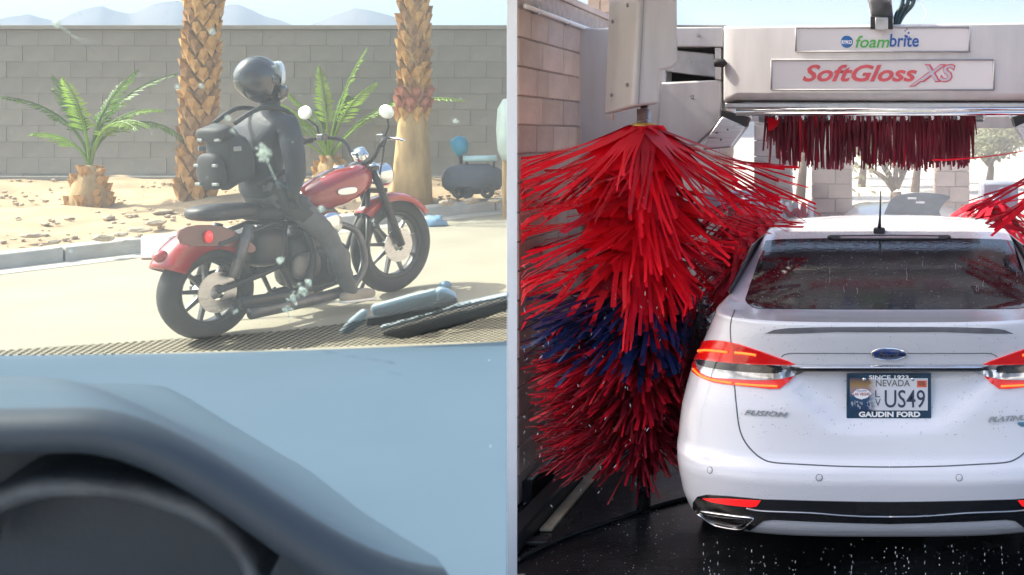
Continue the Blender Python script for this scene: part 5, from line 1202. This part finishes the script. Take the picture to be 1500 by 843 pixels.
# ================================================================ TRUCK CAB ROUND THE CAMERA'S LEFT
qa = math.atan2(547, F); qF = Vector((-math.sin(qa), math.cos(qa), 0)); qR = Vector((math.cos(qa), math.sin(qa), 0))
def Q(q, l_, z): v = qF * q + qR * l_; return Vector((v.x, v.y, z))
def K(px, py, q):
    d = P(px, py, 1) - eye; return eye + d * (q / d.dot(qF))
cab = thing('truck_cab', 'grey blue truck dashboard and dusty windscreen facing the motorcycle rider', 'truck', Q(.9, -.6, gz(1.0)))
m_dash = M('grey blue dashboard vinyl', (.082, .128, .175), .62, var=.06, scale=5, bump=.05, bscale=700, spec=.3)
m_hood = M('grey blue visor vinyl', (.076, .115, .152), .55, var=.08, scale=5, bump=.05, bscale=700, spec=.3)
m_inst = M('dark instrument plastic', (.046, .062, .080), .5, var=.2, scale=12, bump=.06, bscale=300)
m_bez = M('grey bezel', (.12, .135, .15), .55, var=.3, scale=30, bump=.2, bscale=200)
dz_t = [(.40, 1.50), (.44, 1.58), (.5, 1.632), (.58, 1.658), (.66, 1.677), (.8, 1.700), (.95, 1.713), (1.08, 1.717), (1.15, 1.716), (1.17, 1.708), (1.18, 1.68)]
def dz(q, l_): return interp(dz_t, q) + .030 * min(1, (l_ / .45) ** 2) * (1 if q > .7 else max(0, (q - .4) / .3))
qs = [.40, .42, .44, .47, .5, .54, .58, .62, .645, .66, .68, .70, .72, .74, .76, .78, .8, .88, .95, 1.02, 1.08, 1.12, 1.15, 1.16, 1.17, 1.18]
HL = -.26
W_T = [(.64, .232), (.67, .224), (.694, .206), (.735, .176), (.793, .140), (.849, .102), (.90, .068), (.952, .034), (.985, .012)]
m = MB(); rows = []
for q in qs:
    rows.append([Q(q - .09 * min(1, (l_ / .45) ** 2) * max(0, (q - .9) / .28), l_, dz(q, l_)) for l_ in [0, -.002] + [-.025 * i for i in range(1, 52)]])
nq_, nl_ = len(rows), len(rows[0]); lats = [0, -.002] + [-.025 * i for i in range(1, 52)]
m.add([p for r in rows for p in r], [(i * nl_ + k_, i * nl_ + k_ + 1, (i + 1) * nl_ + k_ + 1, (i + 1) * nl_ + k_) for i in range(nq_ - 1) for k_ in range(nl_ - 1) if not (qs[i + 1] <= .80 and max(abs(lats[k_] - HL), abs(lats[k_ + 1] - HL)) < (.205 if qs[i + 1] < .65 else interp(W_T, qs[i + 1]) - .035))])
bot = [[Q(q, l_, 1.38) for l_ in (0, -1.275)] for q in (.40, 1.1)]
m.grid([[r[0] for r in rows], [Vector((r[0].x, r[0].y, 1.38)) for r in rows]]); 
m.build('dashboard', m_dash, cab, smooth=rad(50))
HL = -.26
A_T = [(.64, .098), (.66, .095), (.70, .088), (.75, .074), (.80, .058), (.85, .041), (.90, .024), (.95, .009), (.985, .0)]
def hood(q, d):
    sh_ = max(0, q - .655) * .42; w_ = interp(W_T, q) + sh_; c_ = HL - sh_
    return c_ + d * w_, dz(max(q, .655), c_ + d * w_) + .004 * (1 - abs(d) ** 14) + interp(A_T, q) * (1 - sstep(.24, 1, abs(d)))
def hoodz(q, la):
    sh_ = max(0, q - .655) * .42; d = (la - HL + sh_) / (interp(W_T, q) + sh_)
    return hood(q, d)[1] if abs(d) < 1 else dz(q, la)
rows = []; ND = 48
for q in [.985 - (.985 - .65) * i / 30 for i in range(31)]:
    rows.append([Q(q, *hood(q, -1 + 2 * i / ND)) for i in range(ND + 1)])
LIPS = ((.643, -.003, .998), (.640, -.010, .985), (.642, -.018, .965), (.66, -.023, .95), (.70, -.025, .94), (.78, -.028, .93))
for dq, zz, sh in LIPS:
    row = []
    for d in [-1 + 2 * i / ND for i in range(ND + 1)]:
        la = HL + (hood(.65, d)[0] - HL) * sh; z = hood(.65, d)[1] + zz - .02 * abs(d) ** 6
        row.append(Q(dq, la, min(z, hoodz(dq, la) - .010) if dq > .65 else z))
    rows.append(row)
hd = MB().grid(rows[:30]).build('instrument_visor', m_hood, cab, smooth=True)
MB().grid(rows[29:]).build('visor_lip_shade', M('vinyl with painted lip shade', (.036, .050, .064), .55, var=.1, bump=.05, bscale=600), cab, smooth=True)  # visor lip drawn darker, its shading put into the colour
w_ = interp(W_T, .65); edge = [Q(.775, HL + d * w_ * .935, min(hood(.65, d)[1] - .027, hoodz(.775, HL + d * w_ * .935) - .010)) for d in [-1 + 2 * i / 20 for i in range(21)]]
MB().grid([[Vector((v.x, v.y, 1.36)), v] for v in edge]).build('instrument_face', m_inst, cab, smooth=True)
side = [[Q(q, HL + s_ * w_ * .99, z) for q, z in ((.645, 1.36), (.645, 1.672), (.775, 1.672), (.775, 1.36))] for s_ in (-1, 1)]
for sd_ in side: MB().add(sd_, [(0, 1, 2, 3)]).build('binnacle_side', m_inst, cab, solid=.006)
# inner bezel ring
bp_ = [(-110, 843), (-95, 790), (-40, 735), (40, 703), (120, 699), (200, 706), (265, 724), (318, 750), (356, 785), (378, 820), (386, 860)]
rows = []
for i, (x, y) in enumerate(smooth_poly(bp_, 5, False)):
    c = K(x, y, .70); c2_ = K(x * .9 + 13, y + 34 - max(0, y - 720) * .1, .70); dn_ = (c2_ - c)
    rows.append([c + qF * .07, c + qF * .012, c - qF * .0, c + dn_ * .25 - qF * .006, c + dn_ * .7 - qF * .004, c + dn_ + qF * .004, c + dn_ + qF * .07])
MB().grid(rows).build('gauge_bezel', m_bez, cab, smooth=True)
m = MB(); ra = random.Random(2)
for i in range(70):
    x = ra.uniform(0, 150); y = ra.uniform(792, 843); p = K(x, y, .795 - .006); s_ = ra.uniform(.0003, .0011); m.ell(p, (s_, s_, s_), nu=5, nv=3)
for i in range(120):
    q = ra.uniform(.66, 1.1); l_ = ra.uniform(-.5, -.01); z = dz(q, l_)
    if abs(l_ - HL) < .24: continue
    m.ell(Q(q, l_, z + .0004), (.0006, .0006, .0003), nu=5, nv=3)
tag(m.build('dust_specks', m_white, cab), kind='stuff')
# windscreen
WQ, WZ, WA = 1.23, 1.697, rad(33)
wu = (-qF * math.cos(WA) + Vector((0, 0, 1)) * math.sin(WA)); wn_ = qR.cross(wu).normalized(); wn_ = wn_ if wn_.dot(qF) > 0 else -wn_   # outward normal
W0 = Q(WQ, 0, WZ)
def GL(px, py, out=0.):
    d = P(px, py, 1) - eye; o_ = W0 + wn_ * out; return eye + d * ((o_ - eye).dot(wn_) / d.dot(wn_))
def film():
    m = bpy.data.materials.new('dusty windscreen'); m.use_nodes = True; nt = m.node_tree; N = nt.nodes; L = nt.links; N.remove(N['Principled BSDF'])
    tr = N.new('ShaderNodeBsdfTransparent'); tr.inputs[0].default_value = (.86, .95, .94, 1)
    tl_ = N.new('ShaderNodeBsdfTranslucent'); tl_.inputs[0].default_value = (.80, .90, .92, 1); df = N.new('ShaderNodeBsdfDiffuse'); df.inputs[0].default_value = (.72, .82, .86, 1)
    ad = N.new('ShaderNodeMixShader'); ad.inputs[0].default_value = .5; L.new(tl_.outputs[0], ad.inputs[1]); L.new(df.outputs[0], ad.inputs[2])
    tc = N.new('ShaderNodeTexCoord'); nz = N.new('ShaderNodeTexNoise'); nz.inputs['Scale'].default_value = 5; nz.inputs['Detail'].default_value = 6; L.new(tc.outputs['Object'], nz.inputs['Vector'])
    mr = N.new('ShaderNodeMapRange'); L.new(nz.outputs['Fac'], mr.inputs[0]); mr.inputs[3].default_value = FILM[0]; mr.inputs[4].default_value = FILM[1]
    mx = N.new('ShaderNodeMixShader'); L.new(mr.outputs[0], mx.inputs[0]); L.new(tr.outputs[0], mx.inputs[1]); L.new(ad.outputs[0], mx.inputs[2])
    gl_ = N.new('ShaderNodeBsdfGlossy'); gl_.inputs['Roughness'].default_value = .02; lw_ = N.new('ShaderNodeLayerWeight'); lw_.inputs[0].default_value = .12
    m2 = N.new('ShaderNodeMixShader'); mm = N.new('ShaderNodeMath'); mm.operation = 'MULTIPLY'; mm.inputs[1].default_value = .25; L.new(lw_.outputs['Fresnel'], mm.inputs[0]); L.new(mm.outputs[0], m2.inputs[0]); L.new(mx.outputs[0], m2.inputs[1]); L.new(gl_.outputs[0], m2.inputs[2])
    L.new(m2.outputs[0], N['Material Output'].inputs[0]); return m
FILM = (.04, .10)
m = MB(); m.add([W0 - wu * .01, W0 + qR * -1.35 - wu * .01, W0 + qR * -1.35 + wu * .95, W0 + wu * .95], [(0, 1, 2, 3)]); ws = m.build('windscreen', film(), cab)
def frit():
    m = bpy.data.materials.new('dotted frit print'); m.use_nodes = True; nt = m.node_tree; N = nt.nodes; L = nt.links; b = N['Principled BSDF']
    b.inputs['Base Color'].default_value = (.012, .016, .018, 1); b.inputs['Roughness'].default_value = .4
    uv = N.new('ShaderNodeUVMap'); sx = N.new('ShaderNodeSeparateXYZ'); L.new(uv.outputs[0], sx.inputs[0])
    def mth(op, a_, b_=None):
        n_ = N.new('ShaderNodeMath'); n_.operation = op
        for i, v in enumerate((a_, b_)):
            if v is None: continue
            if isinstance(v, (int, float)): n_.inputs[i].default_value = v
            else: L.new(v, n_.inputs[i])
        return n_.outputs[0]
    kx = 2 * math.pi / .0066
    f1 = mth('SINE', mth('MULTIPLY', mth('ADD', sx.outputs[0], sx.outputs[1]), kx)); f2 = mth('SINE', mth('MULTIPLY', mth('SUBTRACT', sx.outputs[0], sx.outputs[1]), kx))
    v = mth('ADD', mth('ADD', f1, f2), sx.outputs[2]); fac = mth('GREATER_THAN', v, 0.0)
    tr = N.new('ShaderNodeBsdfTransparent'); mx = N.new('ShaderNodeMixShader'); L.new(fac, mx.inputs[0]); L.new(tr.outputs[0], mx.inputs[1]); L.new(b.outputs[0], mx.inputs[2]); L.new(mx.outputs[0], N['Material Output'].inputs[0]); return m
up_e = [(-40, 516), (100, 507), (250, 497), (400, 486), (500, 474), (600, 457), (743, 434)]; lo_e = [(-40, 524), (100, 521), (250, 517), (400, 512), (500, 508), (600, 504), (743, 500)]
uu = smooth_poly(up_e, 5, False); ll = smooth_poly(lo_e, 5, False); nr_ = 5; rows = []; dens = []
for (a_, b_) in zip(uu, ll):
    rows.append([GL(a_[0] + (b_[0] - a_[0]) * j / nr_, a_[1] + (b_[1] - a_[1]) * j / nr_, -.0015) for j in range(nr_ + 1)])
m = MB(); m.grid(rows); fo = m.build('frit_band', frit(), ws, weld=False)
me = fo.data
# store print coordinates: x,y along the glass; the density is folded into a second UV-like shift below
uvl = me.uv_layers.new(name='print')
for lp in me.loops:
    d = me.vertices[lp.vertex_index].co - W0; uvl.data[lp.index].uv = (d.dot(qR), d.dot(wu))
# wiper
m_wip = M('grey blue wiper arm', (.36, .44, .48), .4, var=.08); 
wip = MB().prism([GL(x, y, .035) for x, y in smooth_poly([(544, 446), (560, 441), (638, 421), (641, 437), (612, 446), (566, 459), (550, 463), (545, 455)], 2)], (0, 0, 0), -wn_ * .006).build('wiper_arm', m_wip, cab, bevel=.004)
MB().prism([GL(x, y, .034) for x, y in smooth_poly([(639, 421), (652, 420), (664, 426), (669, 431), (660, 435), (643, 438)], 2)], (0, 0, 0), -wn_ * .006).build('wiper_cap', M('pale blue cap', (.42, .54, .62), .35), wip, bevel=.004)
MB().prism([GL(x, y, .03) for x, y in ((497, 482), (512, 466), (530, 451), (539, 452), (536, 466), (520, 478), (508, 484))], (0, 0, 0), -wn_ * .006).build('wiper_hook', m_wip, wip, bevel=.003)
MB().prism([GL(x, y, .024) for x, y in ((538, 463), (566, 460), (640, 440), (668, 434), (672, 440), (640, 452), (560, 472), (536, 474))], (0, 0, 0), -wn_ * .004).build('wiper_link', m_black, wip, bevel=.002)
MB().prism([GL(x, y, .012) for x, y in ((560, 486), (660, 458), (743.5, 436), (743.5, 450), (660, 476), (590, 492))], (0, 0, 0), -wn_ * .005).build('wiper_blade', m_rubber, wip, bevel=.002)
MB().tube([GL(560, 480, .026), GL(660, 451, .026), GL(743.5, 432, .026)], .003, 6).build('blade_spine', m_wip, wip)
# cowl under the glass
MB().box((Q(1.30, -.64, 1.60)), (1.27, .10, .14), Matrix((qR, qF, Vector((0, 0, 1)))).transposed()).build('cowl', m_black, cab, bevel=.01)
# insect splats and stone chips on the glass
m_spl = M('dried insect splat', (.72, .80, .70), .7, var=.15, scale=60)
nt_ = m_spl.node_tree; t_n = nt_.nodes.new('ShaderNodeBsdfTransparent'); x_n = nt_.nodes.new('ShaderNodeMixShader'); x_n.inputs[0].default_value = .7
nt_.links.new(nt_.nodes['Principled BSDF'].outputs[0], x_n.inputs[1]); nt_.links.new(t_n.outputs[0], x_n.inputs[2]); nt_.links.new(x_n.outputs[0], nt_.nodes['Material Output'].inputs[0])
def splat(x, y, r, n_, streak=None, sd=1):
    ra_ = random.Random(sd); m = MB()
    for i in range(n_):
        a_ = ra_.uniform(0, 6.28); q = r * ra_.random() ** .8; p = GL(x + math.cos(a_) * q, y + math.sin(a_) * q * 1.1, -.001); s_ = ra_.uniform(.0004, .0019) * (1.3 - q / r * .8)
        m.ell(p, (s_ * ra_.uniform(.6, 1.8), s_, s_ * ra_.uniform(.6, 1.6)), nu=6, nv=4)
    if streak:
        for k_ in range(3): m.tube([GL(x, y, -.001), GL((x + streak[0]) / 2 + k_, (y + streak[1]) / 2, -.001), GL(streak[0] + k_ * 4, streak[1] - k_ * 9, -.001)], [.0003, .0002, .0001], 5)
    m.build('insect_splat', m_spl, ws)
splat(386, 224, 13, 46, (418, 300), 1); splat(430, 437, 10, 26, None, 2); splat(442, 425, 9, 18, None, 3); splat(453, 413, 6, 12, None, 7); splat(411, 381, 5, 9, None, 4); splat(472, 308, 5, 8, None, 5); splat(84, 36, 4, 8, (140, 78), 6)
splat(344, 455, 6, 8, None, 9); splat(548, 325, 4, 5, None, 10); splat(668, 178, 3, 4, None, 11); splat(420, 452, 9, 14, (424, 478), 12)
ra_ = random.Random(44); m = MB()
for i in range(150):
    p = GL(ra_.uniform(0, 742), ra_.uniform(0, 480), -.001); s_ = ra_.uniform(.0002, .0007); m.ell(p, (s_, s_, s_), nu=5, nv=3)
for (x, y, r_) in ((311, 47, .0022), (295, 126, .0018), (334, 173, .0022), (341, 192, .0018), (307, 345, .0008), (260, 128, .0018), (104, 369, .0016)): m.ell(GL(x, y, -.001), (r_, .0006, r_), nu=8, nv=5)
tag(m.build('glass_specks', m_spl, ws), kind='stuff')
# bodywork below the glass line and wheels
bx_ = Matrix((qR, qF, Vector((0, 0, 1)))).transposed()
m_trk = paint('truck paint', (.10, .13, .17))
bdy = MB(); prof_ = [(-.6, .55), (2.25, .55), (2.32, .8), (2.30, 1.18), (2.1, 1.32), (1.36, 1.50), (1.30, 1.53), (.36, 1.36), (-.6, 1.30)]
bdy.prism([Q(q, -.012, z) for q, z in prof_], (0, 0, 0), qR * -1.6); bdy.build('body', m_trk, cab, bevel=.03)
MB().prism([Q(1.26, -1.30, 1.66), Q(1.16, -1.30, 1.66), Q(.42, -1.30, 2.21), Q(.50, -1.30, 2.21)], (0, 0, 0), qR * -.09).build('pillar', m_trk, cab, bevel=.02)
for q in (1.75, -.25):
    for l_ in (-.16, -1.48):
        v = Q(q, l_, 0); r_ = .40; z = gz(v.y) if v.y > -1.2 else 0
        wl = MB().lathe([(.22, -.12), (.37, -.12), (.40, -.07), (.40, .07), (.37, .12), (.22, .12)], (v.x, v.y, max(z, .0) + r_), axis=qR, n=28, closed=True).build('wheel', m_rubber, cab, smooth=rad(40))
        MB().lathe([(.02, .0), (.2, .0), (.23, .03)], (v.x, v.y, max(z, 0) + r_), axis=qR, n=20).build('rim', m_alu, wl, smooth=True)
# ---- air: even pale haze round everything
m = bpy.data.materials.new('pale haze'); m.use_nodes = True; N = m.node_tree.nodes; N.remove(N['Principled BSDF']); pv = N.new('ShaderNodeVolumePrincipled')
pv.inputs['Color'].default_value = (.52, .72, 1, 1); pv.inputs['Density'].default_value = HAZE; m.node_tree.links.new(pv.outputs[0], N['Material Output'].inputs['Volume'])
hz = MB().box((0, 1350, 205), (9000, 5900, 412)).build('haze', m); tag(hz, 'pale blue haze between camera and mountains', 'haze', kind='stuff')
# tidy helper properties
for o in bpy.data.objects:
    if '_o' in o: del o['_o']
